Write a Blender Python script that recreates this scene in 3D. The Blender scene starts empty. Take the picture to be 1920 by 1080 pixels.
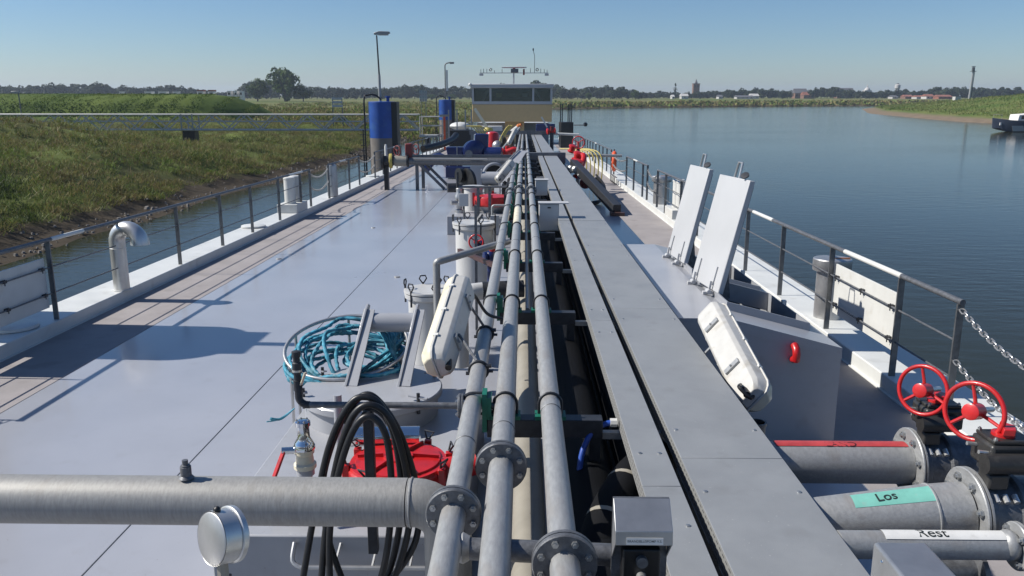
import bpy, bmesh, math, random
import numpy as np
from mathutils import Vector, Matrix
R_ = math.radians
scn = bpy.context.scene
COL = scn.collection

# ------------------------------------------------------------------ camera, sky, sun, exposure
EYE = Vector((0, 0, 2.93))                 # 2.93 m above the deck; the deck is z = 0 at the camera
TRIM = R_(1.17)                            # the empty barge is trimmed by the stern
WATER = -2.62
F_PX, PITCH, YAW = 1500.0, math.atan(330 / 1500.0), R_(0.858)
cam_d = bpy.data.cameras.new('camera'); cam = bpy.data.objects.new('camera', cam_d); COL.objects.link(cam)
cam_d.sensor_width = 36.0; cam_d.lens = 36.0 * F_PX / 1920.0
cam_d.clip_start = 0.05; cam_d.clip_end = 9000
cam.location = EYE
cam.rotation_euler = (math.pi / 2 - PITCH - TRIM, 0, YAW)
scn.camera = cam
SUN_EL, SUN_AZ = R_(41), R_(3)             # from port, a touch ahead of the beam
to_sun = Vector((-math.cos(SUN_EL) * math.cos(SUN_AZ), math.cos(SUN_EL) * math.sin(SUN_AZ), math.sin(SUN_EL)))
W = bpy.data.worlds.new('World'); scn.world = W; W.use_nodes = True
nt = W.node_tree; bg = nt.nodes['Background']
sky = nt.nodes.new('ShaderNodeTexSky'); sky.sky_type = 'NISHITA'; sky.sun_disc = False
sky.sun_elevation = SUN_EL; sky.sun_rotation = math.atan2(to_sun.x, to_sun.y)
sky.air_density = 1.2; sky.dust_density = 0.8; sky.ozone_density = 8.5; sky.altitude = 1500
nt.links.new(sky.outputs[0], bg.inputs[0]); bg.inputs[1].default_value = 0.08
sl = bpy.data.lights.new('sun', 'SUN'); sl.energy = 5.0; sl.angle = R_(0.5); sl.color = (1.0, 0.95, 0.87)
sun = bpy.data.objects.new('sun', sl); COL.objects.link(sun)
sun.rotation_euler = to_sun.to_track_quat('Z', 'Y').to_euler()
scn.view_settings.view_transform = 'Standard'; scn.view_settings.look = 'None'
scn.view_settings.exposure = 0.30; scn.view_settings.gamma = 1.0
scn.render.engine = 'CYCLES'
scn.cycles.volume_bounces = 0
scn.cycles.max_bounces = 8
scn.cycles.diffuse_bounces = 1

# ------------------------------------------------------------------ materials
MATS = {}
def mat(name, col, rough=0.5, metal=0.0, var=0.0, vscale=3.0, bump=0.0, bscale=40.0, col2=None, spec=0.5, coat=0.0, stretch=None, dirt_or_glint=None, specks=None):
    m = bpy.data.materials.new(name); m.use_nodes = True; MATS[name] = m
    t = m.node_tree; b = t.nodes['Principled BSDF']
    b.inputs['Base Color'].default_value = (*col, 1); b.inputs['Roughness'].default_value = rough
    b.inputs['Metallic'].default_value = metal; b.inputs['Specular IOR Level'].default_value = spec
    b.inputs['Coat Weight'].default_value = coat; b.inputs['Coat Roughness'].default_value = 0.12
    co = None
    if var or bump or col2 or dirt_or_glint:
        tc = t.nodes.new('ShaderNodeTexCoord'); co = tc.outputs['Object']
        if stretch:
            mp = t.nodes.new('ShaderNodeMapping'); mp.inputs['Scale'].default_value = stretch
            t.links.new(co, mp.inputs[0]); co = mp.outputs[0]
    if var or col2:
        n = t.nodes.new('ShaderNodeTexNoise'); n.inputs['Scale'].default_value = vscale; n.inputs['Detail'].default_value = 6
        n.inputs['Roughness'].default_value = 0.65
        t.links.new(co, n.inputs['Vector'])
        r = t.nodes.new('ShaderNodeValToRGB')
        a = col2 if col2 else tuple(c * (1 - var) for c in col)
        z = col if col2 else tuple(min(1, c * (1 + var)) for c in col)
        r.color_ramp.elements[0].position = 0.36; r.color_ramp.elements[0].color = (*a, 1)
        r.color_ramp.elements[1].position = 0.64; r.color_ramp.elements[1].color = (*z, 1)
        t.links.new(n.outputs[0], r.inputs[0]); last = r.outputs[0]
        if dirt_or_glint:
            n2 = t.nodes.new('ShaderNodeTexNoise'); n2.inputs['Scale'].default_value = dirt_or_glint[1]; n2.inputs['Detail'].default_value = 8
            t.links.new(co, n2.inputs['Vector'])
            r2 = t.nodes.new('ShaderNodeValToRGB'); r2.color_ramp.elements[0].position = dirt_or_glint[2]; r2.color_ramp.elements[1].position = dirt_or_glint[2] + 0.12
            t.links.new(n2.outputs[0], r2.inputs[0])
            mx = t.nodes.new('ShaderNodeMixRGB'); mx.inputs[2].default_value = (*dirt_or_glint[0], 1)
            ml = t.nodes.new('ShaderNodeMath'); ml.operation = 'MULTIPLY'; ml.inputs[1].default_value = dirt_or_glint[3]
            t.links.new(r2.outputs[0], ml.inputs[0]); t.links.new(ml.outputs[0], mx.inputs[0]); t.links.new(last, mx.inputs[1]); last = mx.outputs[0]
        if specks:                            # small scuffs and paint chips
            n4 = t.nodes.new('ShaderNodeTexNoise'); n4.inputs['Scale'].default_value = specks[1]; n4.inputs['Detail'].default_value = 3
            t.links.new(co, n4.inputs['Vector']); r4 = t.nodes.new('ShaderNodeValToRGB'); r4.color_ramp.elements[0].position = specks[2]; r4.color_ramp.elements[1].position = specks[2] + 0.03
            t.links.new(n4.outputs[0], r4.inputs[0]); m4 = t.nodes.new('ShaderNodeMixRGB'); m4.inputs[2].default_value = (*specks[0], 1)
            t.links.new(r4.outputs[0], m4.inputs[0]); t.links.new(last, m4.inputs[1]); last = m4.outputs[0]
        t.links.new(last, b.inputs['Base Color'])
        mr = t.nodes.new('ShaderNodeMapRange'); mr.inputs['To Min'].default_value = max(0.02, rough - 0.08); mr.inputs['To Max'].default_value = min(1, rough + 0.08)
        t.links.new(n.outputs[0], mr.inputs[0]); t.links.new(mr.outputs[0], b.inputs['Roughness'])
    if bump:
        n3 = t.nodes.new('ShaderNodeTexNoise'); n3.inputs['Scale'].default_value = bscale; n3.inputs['Detail'].default_value = 4
        t.links.new(co, n3.inputs['Vector'])
        bp = t.nodes.new('ShaderNodeBump'); bp.inputs['Strength'].default_value = bump; bp.inputs['Distance'].default_value = 0.01
        t.links.new(n3.outputs[0], bp.inputs['Height']); t.links.new(bp.outputs[0], b.inputs['Normal'])
    return m

mat('deck', (0.335, 0.345, 0.378), 0.30, 0, 0.06, 0.5, 0.10, 2.2, coat=0.4, dirt_or_glint=((0.26, 0.25, 0.25), 5.0, 0.60, 0.22), specks=((0.19, 0.17, 0.16), 55, 0.70))
mat('walkway', (0.295, 0.272, 0.268), 0.78, 0, 0.09, 1.5, 0.25, 160, dirt_or_glint=((0.20, 0.18, 0.175), 2.2, 0.58, 0.5))
mat('gunwale', (0.62, 0.63, 0.61), 0.42, 0, 0.05, 2.0, dirt_or_glint=((0.42, 0.41, 0.37), 2.5, 0.6, 0.5))
mat('hull', (0.02, 0.03, 0.06), 0.4, 0, 0.2, 1.0)
mat('white', (0.62, 0.62, 0.59), 0.4, 0, 0.05, 3.0, dirt_or_glint=((0.50, 0.47, 0.40), 5, 0.62, 0.4))
mat('cream', (0.72, 0.66, 0.50), 0.35, 0, 0.06, 6.0, dirt_or_glint=((0.52, 0.42, 0.25), 7, 0.58, 0.5))
mat('grey_paint', (0.34, 0.35, 0.375), 0.38, 0, 0.05, 2.0, 0.06, 3, coat=0.2, dirt_or_glint=((0.25, 0.24, 0.23), 6, 0.60, 0.3), specks=((0.22, 0.20, 0.18), 60, 0.70))
mat('tank_paint', (0.52, 0.52, 0.51), 0.4, 0, 0.05, 2.0, coat=0.1, dirt_or_glint=((0.38, 0.37, 0.34), 3, 0.62, 0.4))
mat('lid_paint', (0.45, 0.455, 0.465), 0.42, 0, 0.04, 1.5, coat=0.1)
mat('tray', (0.285, 0.295, 0.30), 0.48, 0.25, 0.07, 2.5, 0.10, 240, dirt_or_glint=((0.22, 0.22, 0.215), 6.0, 0.58, 0.3), specks=((0.40, 0.40, 0.40), 70, 0.70))
mat('galv', (0.325, 0.33, 0.33), 0.48, 0.35, 0.10, 60, 0.10, 140, stretch=(1, 0.3, 1), dirt_or_glint=((0.26, 0.225, 0.19), 9, 0.58, 0.35))
mat('galv_dark', (0.15, 0.155, 0.165), 0.5, 0.5, 0.25, 24, 0.15, 110)
mat('galv_band', (0.315, 0.31, 0.295), 0.55, 0.3, 0.11, 40, 0.12, 120, stretch=(2.6, 1, 0.35), dirt_or_glint=((0.25, 0.235, 0.21), 7, 0.56, 0.3))
mat('beige_pipe', (0.28, 0.26, 0.22), 0.55, 0.1, 0.08, 5)
mat('steel_dark', (0.040, 0.043, 0.05), 0.5, 0.4, 0.25, 12)
mat('rail', (0.16, 0.165, 0.17), 0.45, 0.6, 0.25, 10, 0.1, 80)
mat('stainless', (0.60, 0.60, 0.59), 0.36, 0.75, 0.08, 5)
mat('stainless_dull', (0.45, 0.45, 0.45), 0.42, 0.8, 0.1, 4)
mat('chrome', (0.75, 0.75, 0.75), 0.12, 1.0)
mat('bolt', (0.42, 0.43, 0.43), 0.38, 0.8, 0.15, 30)
mat('shade_black', (0.005, 0.0055, 0.007), 0.7, 0, 0.2, 4, spec=0.15)  # near-black colour stands in for the deep shade under the trays
mat('rubber', (0.012, 0.012, 0.013), 0.42, 0, 0.2, 8)
mat('gearbox', (0.035, 0.034, 0.033), 0.4, 0.2, 0.2, 12, 0.1, 90, dirt_or_glint=((0.08, 0.075, 0.065), 15, 0.57, 0.6))
mat('red', (0.48, 0.014, 0.015), 0.36, 0, 0.12, 8, 0.05, 60, coat=0.2, dirt_or_glint=((0.26, 0.02, 0.02), 14, 0.58, 0.5))
mat('dark_red', (0.16, 0.02, 0.02), 0.5, 0, 0.15, 6)
mat('brown', (0.06, 0.028, 0.025), 0.5, 0, 0.2, 9)
mat('blue', (0.004, 0.013, 0.085), 0.32, 0, 0.15, 3, coat=0.3)
mat('pile_blue', (0.008, 0.062, 0.29), 0.5, 0, 0.15, 1.2, dirt_or_glint=((0.03, 0.10, 0.28), 2.0, 0.55, 0.6))
mat('concrete', (0.17, 0.155, 0.14), 0.85, 0, 0.15, 1.5, 0.2, 20)
mat('green_pad', (0.006, 0.13, 0.085), 0.5, 0, 0.1, 9)
mat('teal_tape', (0.17, 0.44, 0.37), 0.5, 0, 0.12, 6, dirt_or_glint=((0.30, 0.36, 0.33), 22, 0.6, 0.5))
mat('red_tape', (0.42, 0.05, 0.05), 0.5, 0, 0.2, 8)
mat('white_tape', (0.64, 0.64, 0.62), 0.5, 0, 0.06, 8, dirt_or_glint=((0.42, 0.41, 0.38), 20, 0.6, 0.45))
mat('ink', (0.012, 0.02, 0.02), 0.6)
mat('ink_red', (0.045, 0.006, 0.008), 0.6)
mat('ink_grey', (0.12, 0.12, 0.12), 0.6)
mat('rope', (0.035, 0.21, 0.30), 0.6, 0, 0.5, 9, dirt_or_glint=((0.20, 0.42, 0.48), 12, 0.58, 0.6))  # lighter cyan patches paint highlights onto the strands
mat('yellow', (0.48, 0.39, 0.09), 0.5, 0, 0.1, 6)
mat('orange', (0.62, 0.09, 0.025), 0.5, 0, 0.15, 6)
mat('orange_pump', (0.55, 0.16, 0.03), 0.5, 0, 0.15, 6)
mat('wh_tan', (0.60, 0.42, 0.20), 0.55, 0, 0.04, 3, 0.1, 60)
mat('wh_grey', (0.46, 0.46, 0.46), 0.45, 0, 0.04, 2)
mat('glass', (0.012, 0.014, 0.016), 0.06, 0, spec=0.6)
mat('interior', (0.07, 0.065, 0.06), 0.7)
mat('lamp_shell', (0.50, 0.49, 0.46), 0.42, 0, 0.06, 8, dirt_or_glint=((0.36, 0.33, 0.27), 9, 0.57, 0.5))
def pane_mat():
    m = bpy.data.materials.new('pane'); m.use_nodes = True; MATS['pane'] = m; t = m.node_tree; t.nodes.clear()
    o = t.nodes.new('ShaderNodeOutputMaterial'); a = t.nodes.new('ShaderNodeBsdfTransparent'); a.inputs[0].default_value = (0.62, 0.66, 0.66, 1)
    g = t.nodes.new('ShaderNodeBsdfGlossy'); g.inputs[1].default_value = 0.02; x = t.nodes.new('ShaderNodeMixShader'); x.inputs[0].default_value = 0.06
    t.links.new(a.outputs[0], x.inputs[1]); t.links.new(g.outputs[0], x.inputs[2]); t.links.new(x.outputs[0], o.inputs[0])
pane_mat()
mat('blue_cable', (0.02, 0.07, 0.35), 0.4)
mat('rope_brown', (0.16, 0.11, 0.07), 0.8, 0, 0.3, 9)
mat('brick', (0.18, 0.10, 0.07), 0.9, 0, 0.2, 1)
mat('town_white', (0.46, 0.45, 0.43), 0.7)
mat('roof_red', (0.24, 0.095, 0.065), 0.8, 0, 0.2, 0.2)
mat('roof_grey', (0.10, 0.10, 0.11), 0.8)
mat('bark', (0.06, 0.05, 0.04), 0.9, 0, 0.3, 1)
mat('bus_white', (0.72, 0.70, 0.67), 0.5)
mat('boat_navy', (0.06, 0.075, 0.11), 0.35, 0, 0.1, 1, coat=0.2)
mat('boat_grey', (0.34, 0.35, 0.34), 0.5)

def leaf_mat(name, cols, rough=0.6, scale=0.25, trans=0.25):
    m = bpy.data.materials.new(name); m.use_nodes = True; MATS[name] = m
    t = m.node_tree; b = t.nodes['Principled BSDF']; out = t.nodes['Material Output']
    g = t.nodes.new('ShaderNodeNewGeometry'); tc = t.nodes.new('ShaderNodeTexCoord')
    n = t.nodes.new('ShaderNodeTexNoise'); n.inputs['Scale'].default_value = scale; n.inputs['Detail'].default_value = 5
    t.links.new(g.outputs['Position'], n.inputs['Vector'])
    mx = t.nodes.new('ShaderNodeMath'); mx.operation = 'MULTIPLY_ADD'; mx.inputs[1].default_value = 0.16
    ad = t.nodes.new('ShaderNodeMath'); ad.operation = 'SUBTRACT'; ad.inputs[1].default_value = 0.08
    t.links.new(n.outputs[0], ad.inputs[0]); t.links.new(g.outputs['Random Per Island'], mx.inputs[0]); t.links.new(ad.outputs[0], mx.inputs[2])
    r = t.nodes.new('ShaderNodeValToRGB')
    while len(r.color_ramp.elements) < len(cols): r.color_ramp.elements.new(0.5)
    for i, c in enumerate(cols):
        r.color_ramp.elements[i].position = 0.36 + 0.28 * i / (len(cols) - 1); r.color_ramp.elements[i].color = (*c, 1)
    t.links.new(mx.outputs[0], r.inputs[0]); t.links.new(r.outputs[0], b.inputs['Base Color'])
    b.inputs['Roughness'].default_value = rough; b.inputs['Specular IOR Level'].default_value = 0.2
    tr = t.nodes.new('ShaderNodeBsdfTranslucent'); t.links.new(r.outputs[0], tr.inputs[0])
    ms = t.nodes.new('ShaderNodeMixShader'); ms.inputs[0].default_value = trans
    t.links.new(b.outputs[0], ms.inputs[1]); t.links.new(tr.outputs[0], ms.inputs[2]); t.links.new(ms.outputs[0], out.inputs[0])
    return m
leaf_mat('weeds', [(0.045, 0.065, 0.02), (0.14, 0.205, 0.036), (0.22, 0.22, 0.066), (0.25, 0.19, 0.085), (0.12, 0.105, 0.048), (0.165, 0.235, 0.045)], scale=0.24, trans=0.3)
leaf_mat('tufts', [(0.03, 0.065, 0.014), (0.055, 0.10, 0.02)], scale=0.3, trans=0.15)
mat('galv_light', (0.42, 0.42, 0.40), 0.5, 0.2, 0.1, 3)
leaf_mat('leaf_near', [(0.03, 0.055, 0.016), (0.06, 0.10, 0.026), (0.10, 0.15, 0.04)], scale=0.3, trans=0.35)
leaf_mat('leaf_far', [(0.018, 0.032, 0.018), (0.030, 0.048, 0.022), (0.045, 0.062, 0.028)], scale=0.05)
leaf_mat('dyke_grass', [(0.06, 0.105, 0.02), (0.11, 0.165, 0.03), (0.19, 0.215, 0.055)], scale=0.10, trans=0.2)
leaf_mat('point_grass', [(0.07, 0.12, 0.025), (0.12, 0.17, 0.035), (0.19, 0.18, 0.075), (0.10, 0.17, 0.03)], scale=0.045, trans=0.2)
leaf_mat('reed', [(0.08, 0.11, 0.03), (0.16, 0.155, 0.065), (0.22, 0.175, 0.09)], scale=0.12, trans=0.2)

def ground_mat(name, soil, low, high, h0, h1, patch):
    m = bpy.data.materials.new(name); m.use_nodes = True; MATS[name] = m
    t = m.node_tree; b = t.nodes['Principled BSDF']; b.inputs['Roughness'].default_value = 0.95; b.inputs['Specular IOR Level'].default_value = 0.1
    g = t.nodes.new('ShaderNodeNewGeometry'); sp = t.nodes.new('ShaderNodeSeparateXYZ'); t.links.new(g.outputs['Position'], sp.inputs[0])
    n = t.nodes.new('ShaderNodeTexNoise'); n.inputs['Scale'].default_value = patch; n.inputs['Detail'].default_value = 8; t.links.new(g.outputs['Position'], n.inputs['Vector'])
    r = t.nodes.new('ShaderNodeValToRGB'); r.color_ramp.elements[0].position = 0.38; r.color_ramp.elements[1].position = 0.62
    r.color_ramp.elements[0].color = (*low, 1); r.color_ramp.elements[1].color = (*high, 1); t.links.new(n.outputs[0], r.inputs[0])
    n2 = t.nodes.new('ShaderNodeTexNoise'); n2.inputs['Scale'].default_value = 0.6; n2.inputs['Detail'].default_value = 8; t.links.new(g.outputs['Position'], n2.inputs['Vector'])
    r2 = t.nodes.new('ShaderNodeValToRGB'); r2.color_ramp.elements[0].color = (*[c * 0.6 for c in soil], 1); r2.color_ramp.elements[1].color = (*[c * 1.25 for c in soil], 1); t.links.new(n2.outputs[0], r2.inputs[0])
    ad = t.nodes.new('ShaderNodeMath'); ad.operation = 'MULTIPLY_ADD'; ad.inputs[1].default_value = 0.7; t.links.new(n2.outputs[0], ad.inputs[0]); t.links.new(sp.outputs[2], ad.inputs[2])
    mr = t.nodes.new('ShaderNodeMapRange'); mr.inputs['From Min'].default_value = h0 + 0.35; mr.inputs['From Max'].default_value = h1 + 0.35; t.links.new(ad.outputs[0], mr.inputs[0])
    mx = t.nodes.new('ShaderNodeMixRGB'); t.links.new(mr.outputs[0], mx.inputs[0]); t.links.new(r2.outputs[0], mx.inputs[1]); t.links.new(r.outputs[0], mx.inputs[2])
    t.links.new(mx.outputs[0], b.inputs['Base Color'])
    bp = t.nodes.new('ShaderNodeBump'); bp.inputs['Strength'].default_value = 0.8; bp.inputs['Distance'].default_value = 0.15; t.links.new(n2.outputs[0], bp.inputs['Height']); t.links.new(bp.outputs[0], b.inputs['Normal'])
    return m
ground_mat('bank_soil', (0.072, 0.058, 0.042), (0.07, 0.075, 0.028), (0.11, 0.14, 0.035), WATER + 0.45, WATER + 0.9, 0.15)
ground_mat('dyke_soil', (0.06, 0.09, 0.022), (0.05, 0.085, 0.02), (0.10, 0.135, 0.032), -9, -8, 0.12)
ground_mat('field_soil', (0.12, 0.095, 0.06), (0.10, 0.13, 0.035), (0.165, 0.15, 0.065), WATER + 0.3, WATER + 0.9, 0.012)
ground_mat('spit_soil', (0.20, 0.155, 0.11), (0.07, 0.12, 0.025), (0.14, 0.155, 0.05), WATER + 0.55, WATER + 1.0, 0.05)

def water_mat():
    m = bpy.data.materials.new('water'); m.use_nodes = True; MATS['water'] = m
    t = m.node_tree; b = t.nodes['Principled BSDF']
    b.inputs['Base Color'].default_value = (0.023, 0.026, 0.015, 1); b.inputs['Roughness'].default_value = 0.10; b.inputs['IOR'].default_value = 1.2
    tc = t.nodes.new('ShaderNodeTexCoord'); hs = []
    for sc, st, d in ((1.6, (0.55, 1.6, 1), 3), (6.0, (0.7, 1.5, 1), 3), (0.05, (0.5, 1.6, 1), 3)):
        mp = t.nodes.new('ShaderNodeMapping'); mp.inputs['Scale'].default_value = st; mp.inputs['Rotation'].default_value = (0, 0, 0.25)
        t.links.new(tc.outputs['Object'], mp.inputs[0])
        n = t.nodes.new('ShaderNodeTexNoise'); n.inputs['Scale'].default_value = sc; n.inputs['Detail'].default_value = d; t.links.new(mp.outputs[0], n.inputs['Vector']); hs.append(n)
    b1 = t.nodes.new('ShaderNodeBump'); b1.inputs['Distance'].default_value = 0.06
    mr = t.nodes.new('ShaderNodeMapRange'); mr.inputs['From Min'].default_value = 0.35; mr.inputs['From Max'].default_value = 0.65; mr.inputs['To Min'].default_value = 0.09; mr.inputs['To Max'].default_value = 0.34
    t.links.new(hs[2].outputs[0], mr.inputs[0]); t.links.new(mr.outputs[0], b1.inputs['Strength'])
    t.links.new(hs[0].outputs[0], b1.inputs['Height'])
    b2 = t.nodes.new('ShaderNodeBump'); b2.inputs['Distance'].default_value = 0.018; b2.inputs['Strength'].default_value = 0.2
    t.links.new(hs[1].outputs[0], b2.inputs['Height']); t.links.new(b1.outputs[0], b2.inputs['Normal']); t.links.new(b2.outputs[0], b.inputs['Normal'])
water_mat()

def perf_mat():                              # punched slots of the cable tray's side flange, each about 2 cm
    m = mat('tray_perf', (0.30, 0.305, 0.30), 0.5, 0.3); t = m.node_tree; b = t.nodes['Principled BSDF']
    tc = t.nodes.new('ShaderNodeTexCoord'); mp = t.nodes.new('ShaderNodeMapping')
    mp.inputs['Rotation'].default_value = (0, R_(90), 0)
    sp = t.nodes.new('ShaderNodeSeparateXYZ'); t.links.new(tc.outputs['Object'], sp.inputs[0])
    cb = t.nodes.new('ShaderNodeCombineXYZ'); t.links.new(sp.outputs[1], cb.inputs[0]); t.links.new(sp.outputs[2], cb.inputs[1])
    br = t.nodes.new('ShaderNodeTexBrick'); br.inputs['Scale'].default_value = 1.0; br.inputs['Brick Width'].default_value = 0.050; br.inputs['Row Height'].default_value = 0.024
    br.inputs['Mortar Size'].default_value = 0.0095; br.inputs['Mortar Smooth'].default_value = 0.0
    br.inputs['Color1'].default_value = br.inputs['Color2'].default_value = (0.02, 0.02, 0.025, 1); br.inputs['Mortar'].default_value = (0.31, 0.315, 0.31, 1)
    t.links.new(cb.outputs[0], br.inputs['Vector']); t.links.new(br.outputs[0], b.inputs['Base Color'])
perf_mat()

# ------------------------------------------------------------------ mesh helpers
SHIP = []                                    # top-level objects that are trimmed with the barge
def V(*a): return Vector(a)
def frame(d, up=None):
    d = Vector(d).normalized(); u = Vector(up) if up else (V(0, 0, 1) if abs(d.z) < 0.95 else V(0, 1, 0))
    s = d.cross(u).normalized(); return d, s, s.cross(d).normalized()
class MB:
    def __init__(s): s.v = []; s.f = []
    def add(s, vs, fs):
        o = len(s.v); s.v += [tuple(x) for x in vs]; s.f += [tuple(i + o for i in f) for f in fs]; return s
    def box(s, x0, x1, y0, y1, z0, z1):
        return s.add([(x0, y0, z0), (x1, y0, z0), (x1, y1, z0), (x0, y1, z0), (x0, y0, z1), (x1, y0, z1), (x1, y1, z1), (x0, y1, z1)],
                     [(3, 2, 1, 0), (4, 5, 6, 7), (0, 1, 5, 4), (1, 2, 6, 5), (2, 3, 7, 6), (3, 0, 4, 7)])
    def bar(s, a, b, w, h, up=None):         # w across, h along up
        a, b = Vector(a), Vector(b); d, sd, u = frame(b - a, up); c = []
        for p in (a, b):
            for x, y in ((-1, -1), (1, -1), (1, 1), (-1, 1)): c.append(p + sd * (x * w / 2) + u * (y * h / 2))
        return s.add(c, [(0, 1, 2, 3), (7, 6, 5, 4), (0, 4, 5, 1), (1, 5, 6, 2), (2, 6, 7, 3), (3, 7, 4, 0)])
    def tube(s, path, r, n=12, cap=True, closed=False, lobes=0, twist=0.0):
        P = [Vector(p) for p in path]; rr = list(r) if isinstance(r, (list, tuple)) else [r] * len(P)
        keep = [i for i in range(len(P)) if i == 0 or (P[i] - P[i - 1]).length > 1e-6]; P = [P[i] for i in keep]; rr = [rr[i] for i in keep]; m = len(P)
        d0 = (P[1] - P[0]).normalized(); _, u, w = frame(d0); vs = []; acc = 0.0
        for i, p in enumerate(P):
            if closed: d = (P[(i + 1) % m] - P[i - 1]).normalized()
            else: d = (P[min(i + 1, m - 1)] - P[max(i - 1, 0)]).normalized()
            u = (u - d * u.dot(d)).normalized(); w = d.cross(u)
            if i: acc += (P[i] - P[i - 1]).length
            for k in range(n):
                a = 2 * math.pi * k / n; q = rr[i]
                if lobes: q *= 1 + 0.30 * math.cos(lobes * (a - acc * twist))
                vs.append(p + u * (math.cos(a) * q) + w * (math.sin(a) * q))
        fs = []
        for i in range(m if closed else m - 1):
            j = (i + 1) % m
            for k in range(n):
                l = (k + 1) % n; fs.append((i * n + k, i * n + l, j * n + l, j * n + k))
        if cap and not closed: fs += [tuple(range(n - 1, -1, -1)), tuple((m - 1) * n + k for k in range(n))]
        return s.add(vs, fs)
    def cyl(s, a, b, r, r2=None, n=20, cap=True): return s.tube([a, b], [r, r if r2 is None else r2], n, cap)
    def lathe(s, prof, c, axis=(0, 0, 1), n=24, cap=True):      # prof: (radius, height along axis)
        d, u, w = frame(axis); c = Vector(c); vs = []; m = len(prof)
        for r, h in prof:
            for k in range(n):
                a = 2 * math.pi * k / n; vs.append(c + d * h + u * (math.cos(a) * r) + w * (math.sin(a) * r))
        fs = [(i * n + k, i * n + (k + 1) % n, (i + 1) * n + (k + 1) % n, (i + 1) * n + k) for i in range(m - 1) for k in range(n)]
        if cap: fs += [tuple(range(n - 1, -1, -1)), tuple((m - 1) * n + k for k in range(n))]
        return s.add(vs, fs)
    def torus(s, c, axis, R, r, n=32, k=8):
        d, u, w = frame(axis); c = Vector(c)
        return s.tube([c + u * (math.cos(2 * math.pi * i / n) * R) + w * (math.sin(2 * math.pi * i / n) * R) for i in range(n)], r, k, closed=True)
    def prism(s, poly, ax):                  # poly: list of 3-D points, extruded by vector ax
        n = len(poly); ax = Vector(ax); p = [Vector(q) for q in poly]
        return s.add(p + [q + ax for q in p], [tuple(range(n - 1, -1, -1)), tuple(range(n, 2 * n))] + [(i, (i + 1) % n, n + (i + 1) % n, n + i) for i in range(n)])
    def ball(s, c, r, n=14, sq=(1, 1, 1)):
        c = Vector(c); vs = []; fs = []; m = n // 2
        for i in range(m + 1):
            t = math.pi * i / m
            for k in range(n):
                a = 2 * math.pi * k / n; vs.append(c + V(r * sq[0] * math.sin(t) * math.cos(a), r * sq[1] * math.sin(t) * math.sin(a), r * sq[2] * math.cos(t)))
        for i in range(m):
            for k in range(n): fs.append((i * n + k, (i + 1) * n + k, (i + 1) * n + (k + 1) % n, i * n + (k + 1) % n))
        return s.add(vs, fs)
def root(o):
    while o.parent: o = o.parent
    return o
def finish_mesh(me, angle=38):
    me.validate(); bm = bmesh.new(); bm.from_mesh(me); bmesh.ops.recalc_face_normals(bm, faces=bm.faces); bm.to_mesh(me); bm.free(); me.shade_smooth(); me.set_sharp_from_angle(angle=R_(angle))
def props(o, label=None, cat=None, group=None, kind=None):
    if label: o['label'] = label
    if cat: o['category'] = cat
    if group: o['group'] = group
    if kind: o['kind'] = kind
    return o
def put(name, mb, m, parent=None, ship=True, bevel=0.0, **kw):
    me = bpy.data.meshes.new(name); vs = mb.v
    if parent: off = Vector(root(parent).location)
    else:
        a = np.array(vs); off = Vector(((a[:, 0].min() + a[:, 0].max()) / 2, (a[:, 1].min() + a[:, 1].max()) / 2, a[:, 2].min()))
        if kw.get('kind') == 'structure': off = V(0, 0, 0)
    me.from_pydata([(x - off.x, y - off.y, z - off.z) for x, y, z in vs], [], mb.f)
    finish_mesh(me); me.materials.append(MATS[m])
    o = bpy.data.objects.new(name, me); COL.objects.link(o)
    if parent: o.parent = parent
    else:
        o.location = off
        if ship: SHIP.append(o)
    if bevel:
        b = o.modifiers.new('bevel', 'BEVEL'); b.width = bevel; b.segments = 2; b.limit_method = 'ANGLE'
    return props(o, **kw)
def thing(name, label, cat, loc=(0, 0, 0), group=None, ship=True):
    o = bpy.data.objects.new(name, None); COL.objects.link(o); o.location = loc; o.empty_display_size = 0.1
    if ship: SHIP.append(o)
    return props(o, label, cat, group)
def inst(src, parent, name=None, mtx=None):  # a further part that shares its mesh with an alike one
    o = src.copy(); COL.objects.link(o); o.parent = parent
    if name: o.name = name
    if mtx is not None: o.matrix_basis = mtx
    return o
def copy_thing(src, loc=None, rotz=None, label=None, ship=True):
    r = src.copy(); COL.objects.link(r)
    if ship: SHIP.append(r)
    if loc is not None: r.location = loc
    if rotz is not None: r.rotation_euler = (0, 0, rotz)
    if label: r['label'] = label
    for ch in list(src.children):
        c = ch.copy(); COL.objects.link(c); c.parent = r
        for g in list(ch.children):
            d = g.copy(); COL.objects.link(d); d.parent = c
    return r
def arc(c, r, a0, a1, u, w, n=10):
    c, u, w = Vector(c), Vector(u), Vector(w)
    return [c + u * (math.cos(a0 + (a1 - a0) * i / n) * r) + w * (math.sin(a0 + (a1 - a0) * i / n) * r) for i in range(n + 1)]
def smooth_path(pts, sub=8, closed=False):
    P = [Vector(p) for p in pts]; out = []; m = len(P)
    for i in range(m if closed else m - 1):
        if closed: a, b, c, d = P[i - 1], P[i], P[(i + 1) % m], P[(i + 2) % m]
        else: a, b, c, d = P[max(i - 1, 0)], P[i], P[i + 1], P[min(i + 2, m - 1)]
        for k in range(sub):
            t = k / sub
            out.append(0.5 * ((2 * b) + (c - a) * t + (2 * a - 5 * b + 4 * c - d) * t * t + (3 * b - a - 3 * c + d) * t ** 3))
    if not closed: out.append(P[-1])
    return out
BOLT = {}
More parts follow.
